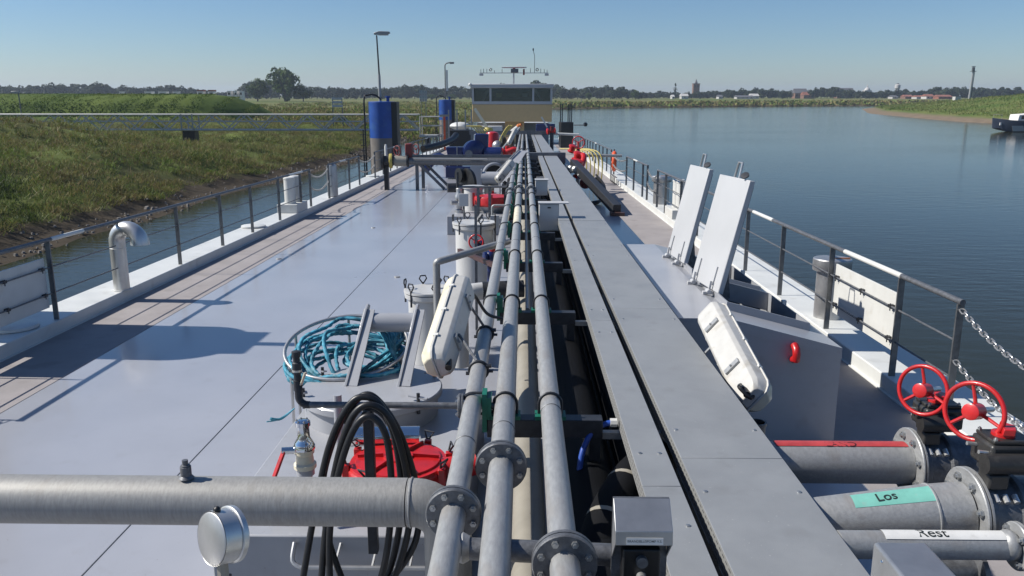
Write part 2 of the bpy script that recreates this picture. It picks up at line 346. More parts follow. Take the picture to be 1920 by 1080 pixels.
def hex_bolt(parent, p, axis, r, h, m='bolt'):
    key = (round(r, 4), round(h, 4), m)
    if key not in BOLT:
        b = MB().cyl((0, 0, 0), (0, 0, h), r, n=6); b.cyl((0, 0, h), (0, 0, h * 1.6), r * 0.5, n=6)
        me = bpy.data.meshes.new('bolt'); me.from_pydata(b.v, [], b.f); finish_mesh(me); me.materials.append(MATS[m]); BOLT[key] = me
    o = bpy.data.objects.new('bolt', BOLT[key]); COL.objects.link(o); o.parent = parent
    o.matrix_basis = Matrix.Translation(Vector(p) - Vector(root(parent).location)) @ Vector(axis).normalized().to_track_quat('Z', 'Y').to_matrix().to_4x4()
    return o
def flange(parent, c, axis, R, th=0.022, m='galv_dark', nb=8, br=0.016, bolts=True, gap=True, sides=(1,)):
    c = Vector(c); d, u, w = frame(axis)
    f = MB().lathe([(R * 0.5, -th), (R - 0.004, -th), (R, -th + 0.004), (R, -0.003), (R * 0.93, -0.002), (R * 0.93, 0.002), (R, 0.003), (R, th - 0.004), (R - 0.004, th), (R * 0.5, th)], c, axis, 36)
    fl = put('flange', f, m, parent)
    if bolts:
        for sgn in sides:
            for k in range(nb):
                a = 2 * math.pi * (k + 0.5) / nb
                hex_bolt(fl, c + (u * math.cos(a) + w * math.sin(a)) * R * 0.78 + d * (th * sgn), d * sgn, br, br * 0.8)
    return fl
def text_on(parent, txt, size, m, origin, xdir, ydir, r=None, y0=0.0, name='lettering'):
    # lettering lies in the plane of xdir/ydir; with r it is wrapped round a pipe whose axis runs along xdir
    cu = bpy.data.curves.new(name, 'FONT'); cu.body = txt; cu.size = size; cu.align_x = 'CENTER'; cu.align_y = 'CENTER'; cu.offset = size * 0.012
    tmp = bpy.data.objects.new('tmp_text', cu); COL.objects.link(tmp)
    dg = bpy.context.evaluated_depsgraph_get(); me = bpy.data.meshes.new_from_object(tmp.evaluated_get(dg)); bpy.data.objects.remove(tmp)
    o, xd, yd = Vector(origin) - Vector(root(parent).location), Vector(xdir).normalized(), Vector(ydir).normalized(); zd = xd.cross(yd)
    for v in me.vertices:
        x, y = v.co.x, v.co.y + y0
        if r: v.co = o + xd * x + yd * (math.sin(y / r) * r) + zd * ((math.cos(y / r) - 1) * r)
        else: v.co = o + xd * x + yd * y
    me.materials.clear(); me.materials.append(MATS[m])
    ob = bpy.data.objects.new(name, me); COL.objects.link(ob); ob.parent = parent
    return ob

# ------------------------------------------------------------------ barge: hull, deck, gunwales (setting)
put('ship_hull', MB().box(-6.9, 4.55, -8, 92, -4.6, -0.03), 'hull', kind='structure')
deck = put('ship_deck', MB().box(-6.88, 4.53, -8, 92, -0.03, -0.012), 'deck', kind='structure')
for x0, x1 in ((-6.28, -2.853), (-2.847, 1.0), (1.006, 3.87)):
    for y0, y1 in ((-8, 21), (21.004, 46), (46.004, 92)):
        put('deck_plate', MB().box(x0, x1, y0, y1, -0.012, 0.0), 'deck', deck)
put('weld_seam', MB().tube([(-2.85, -8, -0.001), (-2.85, 92, -0.001)], 0.006, 6), 'galv_dark', deck)
for nm, x0, x1 in (('walkway_port', -6.279, -5.2), ('walkway_starboard', 2.75, 3.869)):
    put(nm, MB().box(x0, x1, -8, 80, 0.0005, 0.004), 'walkway', kind='structure')
for nm, x0, x1, lip in (('gunwale_port', -6.9, -6.28, -6.29), ('gunwale_starboard', 3.87, 4.55, 3.88)):
    g = put(nm, MB().box(x0, x1, -8, 92, -0.028, 0.18), 'gunwale', bevel=0.012, kind='structure')
    e = -0.03 if x0 < 0 else 0.03
    xi = x1 if x0 < 0 else x0
    put('coaming_edge', MB().box(min(xi, xi - e), max(xi, xi - e), -8, 92, 0.002, 0.014), 'gunwale', g)

# ------------------------------------------------------------------ guard rails
def guard_rail(X, ys, label, sleeves=(), cat='railing'):
    t = thing('guard_rail', label, cat, (X, ys[0], 0.18), 'guard rails along the gunwales')
    post = None
    for y in ys:
        if post is None:
            post = put('post', MB().box(X - 0.032, X + 0.032, y - 0.011, y + 0.011, 0.18, 1.245), 'rail', t)
        else: inst(post, t, 'post', Matrix.Translation((0, y - ys[0], 0)))
    put('top_rail', MB().tube([(X, ys[0] - 0.03, 1.265), (X, ys[-1] + 0.03, 1.265)], 0.028, 12), 'galv_dark', t)
    for z in (0.55, 0.90):
        put('mid_rail', MB().tube([(X, ys[0], z), (X, ys[-1], z)], 0.0105, 8), 'galv_dark', t)
    for a, b in sleeves:
        put('white_sleeve', MB().tube([(X, a, 1.265), (X, b, 1.265)], 0.0295, 12), 'white', t)
    return t
PX, SX = -6.335, 3.93
railPA = guard_rail(PX, [7.3, 8.5, 10.42, 12.35, 14.42, 16.55, 18.45, 20.6, 22.65, 23.7], 'long near galvanised rail on the port gunwale by the bent vent pipe', [(10.5, 11.3), (21.6, 22.9)])
guard_rail(PX, [26.0, 27.0, 29.1, 30.9], 'short port rail section between two chain gaps beside the steel cylinder', [(27.6, 28.5)])
guard_rail(PX, [34.2, 36.2, 38.2, 40.2, 41.6], 'port rail section just in front of the nearest blue pile', [(39, 40)])
guard_rail(PX, [44.5 + 2 * i for i in range(16)], 'farthest port rail running on towards the wheelhouse', [(52, 53.2), (62, 63.2)])
railSA = guard_rail(SX, [7.05, 8.2, 10.1, 12.05, 14.0, 16.0, 18.1, 20.1, 22.3, 23.7], 'long near starboard rail beside the open locker and white board', [(8.2, 9.7), (12.6, 13.7)])
guard_rail(SX, [25.7, 26.7, 28.9, 31.0], 'short starboard rail section between two chain gaps', [(28.0, 29.0)])
guard_rail(SX, [36.5 + 2 * i for i in range(14)], 'far starboard rail beyond the orange lifebuoy holder', [(44, 45)])

def chain_mesh(L=0.075, Wd=0.042, r=0.0065):
    P = []
    for k in range(14):
        a = 2 * math.pi * k / 14; c, s = math.cos(a), math.sin(a)
        P.append((math.copysign(max(0, L / 2 - Wd / 2), c) * (abs(c) > 0.01) + Wd / 2 * c, Wd / 2 * s, 0))
    return MB().tube(P, r, 6, closed=True)
def chain(a, b, sag, label, L=0.075, Wd=0.042, r=0.0065, m='stainless_dull', joined=False):
    a, b = Vector(a), Vector(b); n = max(3, int((b - a).length * 1.06 / (L * 0.80)))
    pts = [a.lerp(b, i / n) - V(0, 0, 4 * sag * (i / n) * (1 - i / n)) for i in range(n + 1)]
    if joined:
        mb = MB(); base = chain_mesh(L, Wd, r)
        for i in range(n):
            d = pts[i + 1] - pts[i]; M = Matrix.Translation((pts[i] + pts[i + 1]) / 2) @ d.to_track_quat('X', 'Z').to_matrix().to_4x4() @ Matrix.Rotation(R_(90) * (i % 2) + 0.4, 4, 'X')
            mb.add([M @ Vector(v) for v in base.v], base.f)
        return put('rail_chain', mb, m, label=label, cat='chain', group='chains closing the rail gaps')
    t = thing('rail_chain', label, 'chain', tuple(a), 'chains closing the rail gaps'); src = None
    for i in range(n):
        d = pts[i + 1] - pts[i]; M = Matrix.Translation((pts[i] + pts[i + 1]) / 2 - a) @ d.to_track_quat('X', 'Z').to_matrix().to_4x4() @ Matrix.Rotation(R_(90) * (i % 2) + 0.4, 4, 'X')
        if src is None:
            me = bpy.data.meshes.new('link'); cm = chain_mesh(L, Wd, r); me.from_pydata(cm.v, [], cm.f); finish_mesh(me); me.materials.append(MATS[m])
            src = bpy.data.objects.new('link', me); COL.objects.link(src); src.parent = t; src.matrix_basis = M
        else: inst(src, t, 'link', M)
    return t
chain((SX, 7.03, 1.2), (SX + 0.02, 4.6, 1.15), 0.22, 'upper shiny chain hanging from the near end of the starboard rail')
chain((SX, 7.03, 0.72), (SX + 0.02, 4.6, 0.7), 0.22, 'lower shiny chain passing behind the red handwheels')
for (X, y0, y1, nm) in ((PX, 23.7, 26.0, 'port'), (PX, 30.9, 34.2, 'port'), (SX, 23.7, 25.7, 'starboard'), (SX, 31.0, 36.5, 'starboard')):
    near = y1 < 28
    for z, lv in ((1.15, 'upper'), (0.75, 'lower')):
        chain((X, y0, z), (X, y1, z), 0.18, '%s chain across the %s gap in the %s rail' % (lv, 'nearer' if near else 'farther', nm), 0.10, 0.05, 0.008, 'galv', joined=True)
chain((PX, 7.3, 1.15), (PX, 4.5, 1.15), 0.2, 'chain hanging from the near end of the port rail', 0.10, 0.05, 0.008, 'galv', joined=True)

# boards clamped to the rails
def rail_board(X, y0, y1, z0, z1, side, label):
    t = thing('white_board', label, 'board', (X, y0, z0), 'white boards clamped to the rails')
    put('panel', MB().box(X - 0.012, X + 0.012, y0, y1, z0, z1), 'white', t, bevel=0.003)
    n = 3
    for z in (0.55, 0.90):
        for i in range(n):
            y = y0 + 0.12 + (y1 - y0 - 0.24) * i / (n - 1)
            c = MB().box(X - side * 0.0 + (side * 0.012 if side > 0 else side * 0.062), X + (side * 0.062 if side > 0 else side * 0.012), y - 0.03, y + 0.03, z - 0.018, z + 0.018)
            c.cyl((X + side * 0.05, y, z - 0.05), (X + side * 0.05, y, z + 0.03), 0.007, n=6)
            put('clamp', c, 'steel_dark', t)
    return t
rail_board(PX - 0.048, 8.55, 10.36, 0.36, 1.03, 1, 'white board clamped outside the port rail at the left edge')
rail_board(SX + 0.048, 8.27, 10.04, 0.42, 1.05, -1, 'white board clamped outside the starboard rail near the chain')

# ------------------------------------------------------------------ gunwale fittings
t = thing('vent_pipe', 'stainless gooseneck vent pipe bent over on the port gunwale', 'vent', (-6.36, 12.28, 0.18))
cx, cy = -6.36, 12.28
path = [(cx, cy, 0.18), (cx, cy, 0.86), (cx, cy, 0.92)] + arc((cx + 0.205, cy - 0.05, 0.95), 0.211, math.pi, R_(-8), (0.971, -0.237, 0), (0, 0, 1), 14)
put('pipe', MB().tube(path[:2], 0.118, 24), 'stainless', t)
put('bend', MB().tube(path[1:], [0.118] * 12 + [0.12, 0.125, 0.13, 0.137, 0.142], 24, cap=False), 'stainless', t)
put('mouth', MB().lathe([(0.136, 0), (0.01, 0.001)], path[-2], path[-1] - path[-3], 24), 'cream', t)
put('seam_ring', MB().torus((cx, cy, 0.85), (0, 0, 1), 0.118, 0.006, 28, 6), 'stainless', t)
put('base_ring', MB().lathe([(0.12, 0), (0.15, 0), (0.15, 0.012), (0.12, 0.012)], (cx, cy, 0.1805)), 'gunwale', t)

def drum_vent(x, y, r, h, label):
    t = thing('drum_vent', label, 'vent', (x, y, 0.18), 'stainless drum vents on the gunwale')
    put('drum', MB().lathe([(r, 0), (r, h * 0.86)], (x, y, 0.18), n=32), 'stainless_dull', t)
    lid = put('lid', MB().lathe([(r + 0.005, h * 0.80), (r + 0.055, h * 0.80), (r + 0.06, h * 0.81), (r + 0.06, h * 0.985), (r + 0.05, h), (0.01, h * 1.015)], (x, y, 0.18), n=32), 'stainless_dull', t)
    put('handle', MB().box(x - 0.03, x + r + 0.02, y - 0.07, y - 0.05, 0.18 + h * 1.004, 0.18 + h * 1.02), 'orange_pump', lid)
    return t
drum_vent(4.18, 10.72, 0.19, 0.82, 'brushed steel drum vent with wide lid behind the near starboard rail')
drum_vent(4.2, 24.6, 0.24, 0.85, 'steel drum vent in the chain gap of the starboard rail')
put('steel_cylinder', MB().lathe([(0.13, 0), (0.17, 0.02), (0.17, 0.95), (0.16, 1.03), (0.10, 1.07)], (-6.36, 26.6, 0.18)), 'stainless_dull', label='upright steel cylinder by the short port rail section', cat='vent')
def bollard(x, y, label):
    t = thing('bollard', label, 'bollard', (x, y, 0.18), 'white double bollards')
    put('base', MB().box(x - 0.3, x + 0.26, y - 0.55, y + 0.55, 0.1805, 0.42), 'white', t, bevel=0.01)
    for dy in (-0.26, 0.26):
        c = put('column', MB().lathe([(0.155, 0.42), (0.155, 1.09), (0.165, 1.1), (0.165, 1.14), (0.15, 1.155)], (x, y + dy, 0)), 'white', t)
        for z in (0.65, 0.95): put('pin', MB().cyl((x + 0.15, y + dy, z), (x + 0.22, y + dy, z), 0.018, n=8), 'white', c)
bollard(-6.55, 22.6, 'white double bollard behind the port rail')
bollard(4.18, 21.5, 'white double bollard behind the starboard rail')
for i, (x, y, lb) in enumerate(((-6.62, 9.95, 'low round grey hatch lid on the port gunwale below the white board'), (-6.6, 19.3, 'flat round lid set on the port gunwale before the bollard'), (-6.6, 35.0, 'low lid on the port gunwale near the blue pile'))):
    put('gunwale_lid', MB().lathe([(0.27, 0.0005), (0.29, 0.01), (0.29, 0.045), (0.27, 0.055)], (x, y, 0.18)), 'gunwale', label=lb, cat='lid')

# ------------------------------------------------------------------ pipe rack along the middle of the deck
SUP_Y = [1.9, 4.2, 6.62, 8.9, 11.2, 13.4, 15.5, 17.75, 20.2, 22.4, 24.6, 26.9, 29.1, 33.6, 36, 38.4, 40.8, 43.2, 45.6, 48]
ZP = 1.35
def ring_u(x, y, r, rod=0.008):                # U-bolt over a pipe that runs along y
    P = [(x - r - rod, y, ZP - r - 0.02)] + [(x + math.cos(a) * (r + rod), y, ZP + math.sin(a) * (r + rod)) for a in [math.pi - math.pi * i / 10 for i in range(11)]] + [(x + r + rod, y, ZP - r - 0.02)]
    return MB().tube(P, rod, 6)
for i, y in enumerate(SUP_Y):
    lab = 'dark pipe rack support with green pads, number %s from the near end' % ['one', 'two', 'three', 'four', 'five', 'six', 'seven', 'eight', 'nine', 'ten', 'eleven', 'twelve', 'thirteen', 'fourteen', 'fifteen', 'sixteen', 'seventeen', 'eighteen', 'nineteen', 'twenty'][i]
    t = thing('pipe_support', lab, 'support', (0.05, y, 0), 'pipe rack supports')
    put('crossbeam', MB().box(-0.2, 0.44, y - 0.045, y + 0.045, 1.165, 1.27), 'steel_dark', t, bevel=0.004)
    put('tray_arm', MB().box(0.44, 1.2, y - 0.022, y + 0.022, 1.15, 1.188), 'galv', t)
    for x in (-0.12, 0.40): put('post', MB().box(x - 0.03, x + 0.03, y - 0.03, y + 0.03, 0.001, 1.165), 'steel_dark', t)
    put('post', MB().box(1.08, 1.13, y - 0.025, y + 0.025, 0.001, 1.15), 'steel_dark', t)
    if y < 30:
        for x, r in ((-0.10, 0.057), (0.15, 0.055)):
            put('green_pad', MB().box(x - 0.085, x + 0.085, y - 0.05, y + 0.05, 1.2705, 1.292), 'green_pad', t)
            put('u_bolt', ring_u(x, y, r), 'steel_dark', t)
        put('green_pad', MB().box(-0.226, -0.2005, y - 0.055, y + 0.055, 1.2, 1.42), 'green_pad', t)
        put('side_bracket', MB().box(-0.2, -0.176, y - 0.05, y + 0.05, 1.2705, 1.40), 'green_pad', t)
        P = [(-0.2, y, ZP + 0.062)] + [(-0.28 + math.cos(a) * 0.060, y, ZP + math.sin(a) * 0.060) for a in [math.pi / 2 + math.pi * k / 10 for k in range(11)]] + [(-0.2, y, ZP - 0.062)]
        put('u_bolt', MB().tube(P, 0.008, 6), 'steel_dark', t)

def long_pipe(name, X, r, y0, y1, z, m, label, flanges=(), joints=()):
    t = thing(name, label, 'pipe', (X, y0, z), 'long pipes on the rack')
    put('pipe', MB().tube([(X, y0, z), (X, y1, z)], r, 24), m, t)
    for fy, R in flanges: flange(t, (X, fy, z), (0, -1, 0), R, 0.024, 'galv_dark', 8, 0.0135)
    for jy in [3.9 + 5.9 * k for k in range(5)]: put('weld_ring', MB().torus((X, jy + X, z), (0, 1, 0), r, 0.0035, 24, 6), 'galv_dark', t)
    for jy in joints: put('sleeve', MB().tube([(X, jy - 0.09, z), (X, jy + 0.09, z)], r + 0.006, 20), m, t)
    return t
pl = long_pipe('deck_pipe', -0.28, 0.052, 0.6, 62, ZP - 0.002, 'galv', 'left galvanised pipe of the three on the rack', [(2.96, 0.112), (16.2, 0.1)])
pm = long_pipe('deck_pipe', -0.10, 0.057, 0.6, 62, ZP, 'galv', 'middle galvanised pipe of the three on the rack', [(3.4, 0.118), (16.6, 0.112), (34, 0.1)])
pr_ = long_pipe('deck_pipe', 0.15, 0.055, 0.6, 62, ZP, 'galv', 'right galvanised pipe of the three on the rack', [(2.6, 0.118), (16.5, 0.112), (34, 0.1)])
put('weathered_sleeve', MB().tube([(-0.10, 11.35, ZP), (-0.10, 13.2, ZP)], 0.0585, 24), 'cream', pm, label='yellowed stretch of the middle pipe')
# cross connections at the near end
put('cross_pipe', MB().tube([(-0.28, 2.74, ZP - 0.03), (0.5, 2.74, ZP - 0.06)], 0.042, 16), 'galv_dark', pl)
put('weld_collar', MB().lathe([(0.05, 0), (0.058, 0.02), (0.045, 0.045)], (-0.245, 2.74, ZP - 0.03), (1, 0, 0)), 'galv', pl)
put('supply_pipe', MB().tube([(0.03, 1.0, 0.92), (0.03, 48, 0.92)], 0.083, 24), 'beige_pipe', label='thick beige pipe running low beneath the rack', cat='pipe')
put('thin_pipe', MB().tube([(0.035, 6.7, 1.26), (0.035, 30, 1.26)], 0.02, 10), 'galv', label='thin galvanised conduit between the middle and right pipes', cat='pipe')
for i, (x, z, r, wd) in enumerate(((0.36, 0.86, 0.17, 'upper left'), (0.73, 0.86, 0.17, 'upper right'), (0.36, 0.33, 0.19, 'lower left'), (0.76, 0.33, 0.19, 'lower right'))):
    put('shade_pipe', MB().tube([(x, 1.0, z), (x, 60, z)], r, 20), 'shade_black', label='%s of the four thick pipes added and painted black as shade under the trays' % wd, cat='pipe', group='black pipes added as shade')  # pipes added to fill the dark gap, shade painted in as black
# elbow painted black as shade, two pale bands painted as slits of sunlight
t = thing('sun_slit_elbow', 'pipe elbow painted black as shade with two painted sun slits beside the tray', 'pipe', (0.35, 3.5, 1.0))
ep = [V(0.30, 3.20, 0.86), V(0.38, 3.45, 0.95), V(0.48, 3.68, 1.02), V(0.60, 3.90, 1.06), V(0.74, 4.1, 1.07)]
put('elbow', MB().tube(smooth_path(ep, 5), 0.118, 24), 'shade_black', t)
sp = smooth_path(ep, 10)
for a in (13, 24): put('band', MB().tube(sp[a:a + 2], 0.1195, 24, cap=False), 'beige_pipe', t)  # pale rings painted on as slits of sunlight
# blue cable into the tray
t = thing('blue_cable', 'thick blue cable entering a gland on the tray side', 'cable', (0.4, 4.25, 0.9))
put('cable', MB().tube(smooth_path([(0.30, 4.02, 0.88), (0.32, 4.1, 1.08), (0.38, 4.17, 1.19), (0.46, 4.2, 1.232), (0.52, 4.2, 1.24)], 6), 0.016, 10), 'blue_cable', t)
put('gland', MB().cyl((0.485, 4.2, 1.24), (0.522, 4.2, 1.24), 0.026, n=8), 'white', t)

# ------------------------------------------------------------------ covered cable trays
def tray(X0, X1, name_label, seams, side):
    t = thing('cable_tray', name_label, 'cable tray', (X0, 0.5, 1.19), 'covered cable trays')
    y0, y1 = 0.5, 62
    put('trough', MB().box(X0 + 0.006, X1 - 0.006, y0, y1, 1.19, 1.2955), 'steel_dark', t)
    put('side_flange', MB().box(X0, X0 + 0.0055, y0, y1, 1.205, 1.2955), 'tray_perf', t)
    put('side_flange', MB().box(X1 - 0.0055, X1, y0, y1, 1.205, 1.2955), 'tray_perf', t)
    for i in range(len(seams) - 1):
        a, b = seams[i], seams[i + 1]; zt = 1.303 + (0.004 if 12.2 < (a + b) / 2 < 26 else 0)
        c = put('cover', MB().box(X0 - 0.004, X1 + 0.004, a + 0.002, b - 0.002, 1.296, zt), 'tray', t, bevel=0.002)
        if b < 24:
            for yy in (a + 0.35, b - 0.35) if (b - a) > 1.5 else ((a + b) / 2,):
                for xx in (X0 + 0.035, X1 - 0.035):
                    q = MB().lathe([(0.011, 0), (0.010, 0.004), (0.004, 0.0065)], (xx, yy, zt), n=10); put('rivet', q, 'bolt', c)
tray(0.535, 0.70, 'narrow left covered cable tray with perforated side', [0.5, 3.3, 6.2, 9.2, 12.2, 15.4, 18.6, 21.8, 25, 29.9, 33, 38, 44, 50, 56, 62], -1)
tray(0.765, 1.245, 'wide right covered cable tray beside the narrow one', [0.5, 3.6, 6.6, 9.5, 12.2, 15.4, 18.6, 21.8, 25, 29.9, 33, 38, 44, 50, 56, 62], 1)
t = thing('tray_cabinet', 'grey electrical cabinet standing between the pipes and the tray', 'cabinet', (0.39, 12.5, 0.6))
put('body', MB().box(0.235, 0.55, 12.5, 12.72, 1.10, 1.53), 'tank_paint', t, bevel=0.006)
put('door', MB().box(0.245, 0.54, 12.488, 12.499, 1.115, 1.515), 'tank_paint', t, bevel=0.003)
put('handle', MB().box(0.37, 0.42, 12.475, 12.487, 1.46, 1.48), 'steel_dark', t)
put('rain_hood', MB().box(0.225, 0.70, 12.47, 12.75, 1.5305, 1.545), 'wh_grey', t)
t = thing('tray_cabinet', 'small grey cabinet further along beside the right pipe', 'cabinet', (0.36, 17.6, 0.9))
put('body', MB().box(0.24, 0.50, 17.0, 17.3, 1.2, 1.52), 'tank_paint', t, bevel=0.006); put('rain_hood', MB().box(0.23, 0.52, 16.97, 17.33, 1.5205, 1.535), 'wh_grey', t)

# ------------------------------------------------------------------ fluorescent lamps
def lamp(c, u, back, L, label):
    # u: length direction, back: direction the back plate faces
    c = Vector(c); u = Vector(u).normalized(); b = Vector(back); b = (b - u * b.dot(u)).normalized(); w = u.cross(b)
    t = thing('strip_lamp', label, 'lamp', tuple(c), 'fluorescent deck lamps')
    def loft(sec, ends):
        mb = MB(); vs = []; n = len(sec)
        for h, s in ends:
            for p, q in sec: vs.append(c + u * h + b * (p * 1.18) * (1 if s > 0.99 else s ** 0.6) + w * (q * 1.25) * s)
        fs = [(i * n + k, i * n + (k + 1) % n, (i + 1) * n + (k + 1) % n, (i + 1) * n + k) for i in range(len(ends) - 1) for k in range(n)]
        fs += [tuple(range(n - 1, -1, -1)), tuple((len(ends) - 1) * n + k for k in range(n))]
        return mb.add(vs, fs)
    hl = L / 2; e = [(-hl, 0.62), (-hl + 0.03, 0.86), (-hl + 0.07, 1.0), (hl - 0.07, 1.0), (hl - 0.03, 0.86), (hl, 0.62)]
    put('housing', loft([(0.075, -0.062), (0.075, 0.062), (0.055, 0.082), (0.0, 0.095), (0.0, -0.095), (0.055, -0.082)], e), 'lamp_shell', t, bevel=0.004)
    put('rim', loft([(0.0, -0.103), (0.0, 0.103), (-0.014, 0.103), (-0.014, -0.103)], [(-hl - 0.006, 0.66), (-hl + 0.028, 0.9), (-hl + 0.07, 1), (hl - 0.07, 1), (hl - 0.028, 0.9), (hl + 0.006, 0.66)]), 'lamp_shell', t, bevel=0.003)
    put('diffuser', loft([(-0.0142, -0.097), (-0.0142, 0.097), (-0.05, 0.085), (-0.085, 0.05), (-0.085, -0.05), (-0.05, -0.085)], e), 'cream', t, bevel=0.006)
    for h in (-L * 0.24, L * 0.24):
        p = c + u * h + b * 0.096; q = MB().bar(p - w * 0.06, p + w * 0.06, 0.04, 0.016, tuple(b)); put('bracket', q, 'galv', t)
        hex_bolt(t, p + b * 0.008, b, 0.008, 0.008)
    p = c - u * (hl - 0.06) + b * 0.07; put('cable_gland', MB().cyl(p, p - u * 0.075 + b * 0.012, 0.022, n=10), 'rubber', t)
    for h in (-L * 0.3, 0, L * 0.3):
        for s in (1, -1):
            p = c + u * h + w * s * 0.124; put('clip', MB().bar(p - b * 0.022, p + b * 0.012, 0.022, 0.012, tuple(w)), 'white', t)
    return t, c, u, b, w
tl, c, u, b, w = lamp((-0.50, 5.26, 1.525), (0.10, 0.84, 0.36), (0.93, -0.22, 0.16), 0.92, 'white strip lamp on rods tilted beside the left rack pipe')
for h, py in ((0.22, 5.62), (-0.14, 4.78)):
    a = c + u * h + b * 0.09
    put('rod', MB().cyl(a, (-0.29, py, 1.41), 0.010, n=8), 'galv_dark', tl)
    q = MB().torus((-0.28, py, ZP), (0, 1, 0), 0.058, 0.010, 24, 6); q.cyl((-0.36, py, ZP - 0.02), (-0.33, py, ZP - 0.02), 0.012, n=6); q.cyl((-0.235, py, ZP + 0.03), (-0.20, py, ZP + 0.03), 0.014, n=6); q.cyl((-0.235, py, ZP - 0.005), (-0.19, py, ZP - 0.005), 0.010, n=6)
    put('pipe_clamp', q, 'steel_dark', tl)
put('cable', MB().tube(smooth_path([c + u * 0.3 + b * 0.08, (-0.36, 5.7, 1.62), (-0.27, 5.75, 1.47), (-0.16, 5.8, 1.42)], 6), 0.012, 8), 'rubber', tl)
tr_, c2, u2, b2, w2 = lamp((1.395, 5.16, 1.36), (-0.02, 0.95, 0.22), (-0.80, -0.14, 0.58), 1.16, 'white strip lamp hung on the starboard side of the wide tray')
for h in (-0.27, 0.27):
    a = c2 + u2 * h + b2 * 0.02
    put('arm', MB().bar(a - V(0, 0, 0.05), (1.249, a.y, 1.24), 0.03, 0.008), 'galv', tr_)
put('wiring', MB().tube(smooth_path([c2 - u2 * 0.5 + b2 * 0.10, c2 - u2 * 0.56 + b2 * 0.13, c2 - u2 * 0.6 + b2 * 0.05, c2 - u2 * 0.52 + b2 * 0.02 + w2 * 0.03], 6), 0.012, 8), 'rubber', tr_)

# ------------------------------------------------------------------ near end, port side of the rack
t = thing('crossing_pipe', 'fat weathered galvanised pipe crossing the foreground at left', 'pipe', (-2.2, 3.3, 1.22))
put('pipe', MB().tube([(-5.2, 3.28, 1.235), (-0.52, 3.3, 1.215)], 0.108, 32), 'galv_band', t)
put('weld_ring', MB().torus((-0.5, 3.3, 1.215), (1, 0, 0), 0.1075, 0.006, 32, 6), 'galv', t)
put('elbow', MB().tube([(-0.515, 3.3, 1.215)] + arc((-0.49, 3.3, 1.065), 0.15, math.pi / 2, -0.0, (1, 0, 0), (0, 0, 1), 8) + [(-0.34, 3.3, 0.6)], 0.1075, 24), 'galv_band', t)
n = put('nipple', MB().lathe([(0.034, 0), (0.026, 0.01), (0.024, 0.012), (0.024, 0.055), (0.02, 0.056), (0.02, 0.062), (0.013, 0.064), (0.013, 0.085)], (-1.505, 3.29, 1.332), n=12), 'galv_dark', t)
t = thing('crossing_pipe', 'second weathered pipe crossing at the bottom left corner under the gauge', 'pipe', (-2.2, 2.3, 1.2))
put('pipe', MB().tube([(-5.0, 2.32, 1.30), (-0.62, 2.30, 1.135)], 0.108, 32), 'galv_band', t)
put('end_cap', MB().lathe([(0.1075, 0), (0.095, 0.05), (0.05, 0.08), (0.01, 0.085)], (-0.62, 2.30, 1.135), (1, 0, -0.037)), 'galv_band', t)
t = thing('pressure_gauge', 'round steel pressure gauge on a short stem, seen from behind', 'gauge', (-0.845, 2.1, 1.25))
gd = Vector((-0.62, -0.76, 0.18)).normalized(); gc = V(-0.87, 2.03, 1.76)
put('case', MB().lathe([(0.073, 0.0), (0.0765, 0.004), (0.0765, -0.045), (0.074, -0.048)][::-1], gc, gd, 40), 'stainless', t)
put('back_plate', MB().lathe([(0.074, 0.0042), (0.07, 0.007), (0.01, 0.0075)], gc, gd, 40), 'stainless_dull', t)
put('bezel', MB().lathe([(0.0765, -0.047), (0.081, -0.05), (0.081, -0.064), (0.076, -0.068)][::-1], gc, gd, 40), 'stainless', t)
put('plug', MB().ball(gc + V(0.01, 0.02, 0.077), 0.011, 10), 'rubber', t)
st = gc - gd * 0.022
put('stem', MB().cyl(st - V(0, 0, 0.075), st - V(0, 0, 0.13), 0.017, n=8), 'beige_pipe', t)
put('needle_valve', MB().box(st.x - 0.018, st.x + 0.018, st.y - 0.018, st.y + 0.018, st.z - 0.21, st.z - 0.125), 'brown', t, bevel=0.003)
put('valve_lever', MB().cyl(st + V(-0.015, -0.01, -0.13), st + V(-0.05, -0.02, -0.145), 0.008, n=8), 'stainless', t)
put('lower_stem', MB().cyl(st - V(0, 0, 0.2), (st.x, st.y, 1.20), 0.014, n=8), 'stainless_dull', t)
put('foot', MB().cyl((st.x, st.y, 1.14), (st.x, st.y + 0.12, 1.20), 0.02, n=8), 'stainless_dull', t)

# raised trunk with red dome hatch
t = thing('hatch_trunk', 'low grey raised trunk with handrail in the foreground', 'hatch', (-1.0, 4.7, 0))
put('casing', MB().box(-1.86, -0.36, 4.3, 6.9, 0.001, 0.475), 'grey_paint', t, bevel=0.01)
hr = put('handrail', MB().tube(smooth_path([(-1.35, 4.285, 0.44), (-1.35, 4.22, 0.36), (-1.30, 4.2, 0.33)], 4) + [V(-0.45, 4.2, 0.33)], 0.014, 8), 'stainless_dull', t)
for x in (-1.1, -0.88, -0.66, -0.46): put('bracket', MB().cyl((x, 4.2, 0.33), (x + 0.02, 4.299, 0.43), 0.009, n=6), 'stainless_dull', hr)
t = thing('red_hatch', 'glossy red round hatch with black clamps in front of the hoses', 'hatch', (-0.83, 4.85, 0.4755))
put('drum', MB().lathe([(0.30, 0), (0.30, 0.06), (0.335, 0.07), (0.335, 0.16), (0.32, 0.175)], (-0.83, 4.95, 0.4755), n=40), 'red', t)
put('dome', MB().lathe([(0.325, 0.176), (0.318, 0.19), (0.285, 0.192), (0.28, 0.205), (0.20, 0.212), (0.10, 0.212), (0.095, 0.225), (0.01, 0.226)], (-0.83, 4.95, 0.4755), n=40), 'red', t)
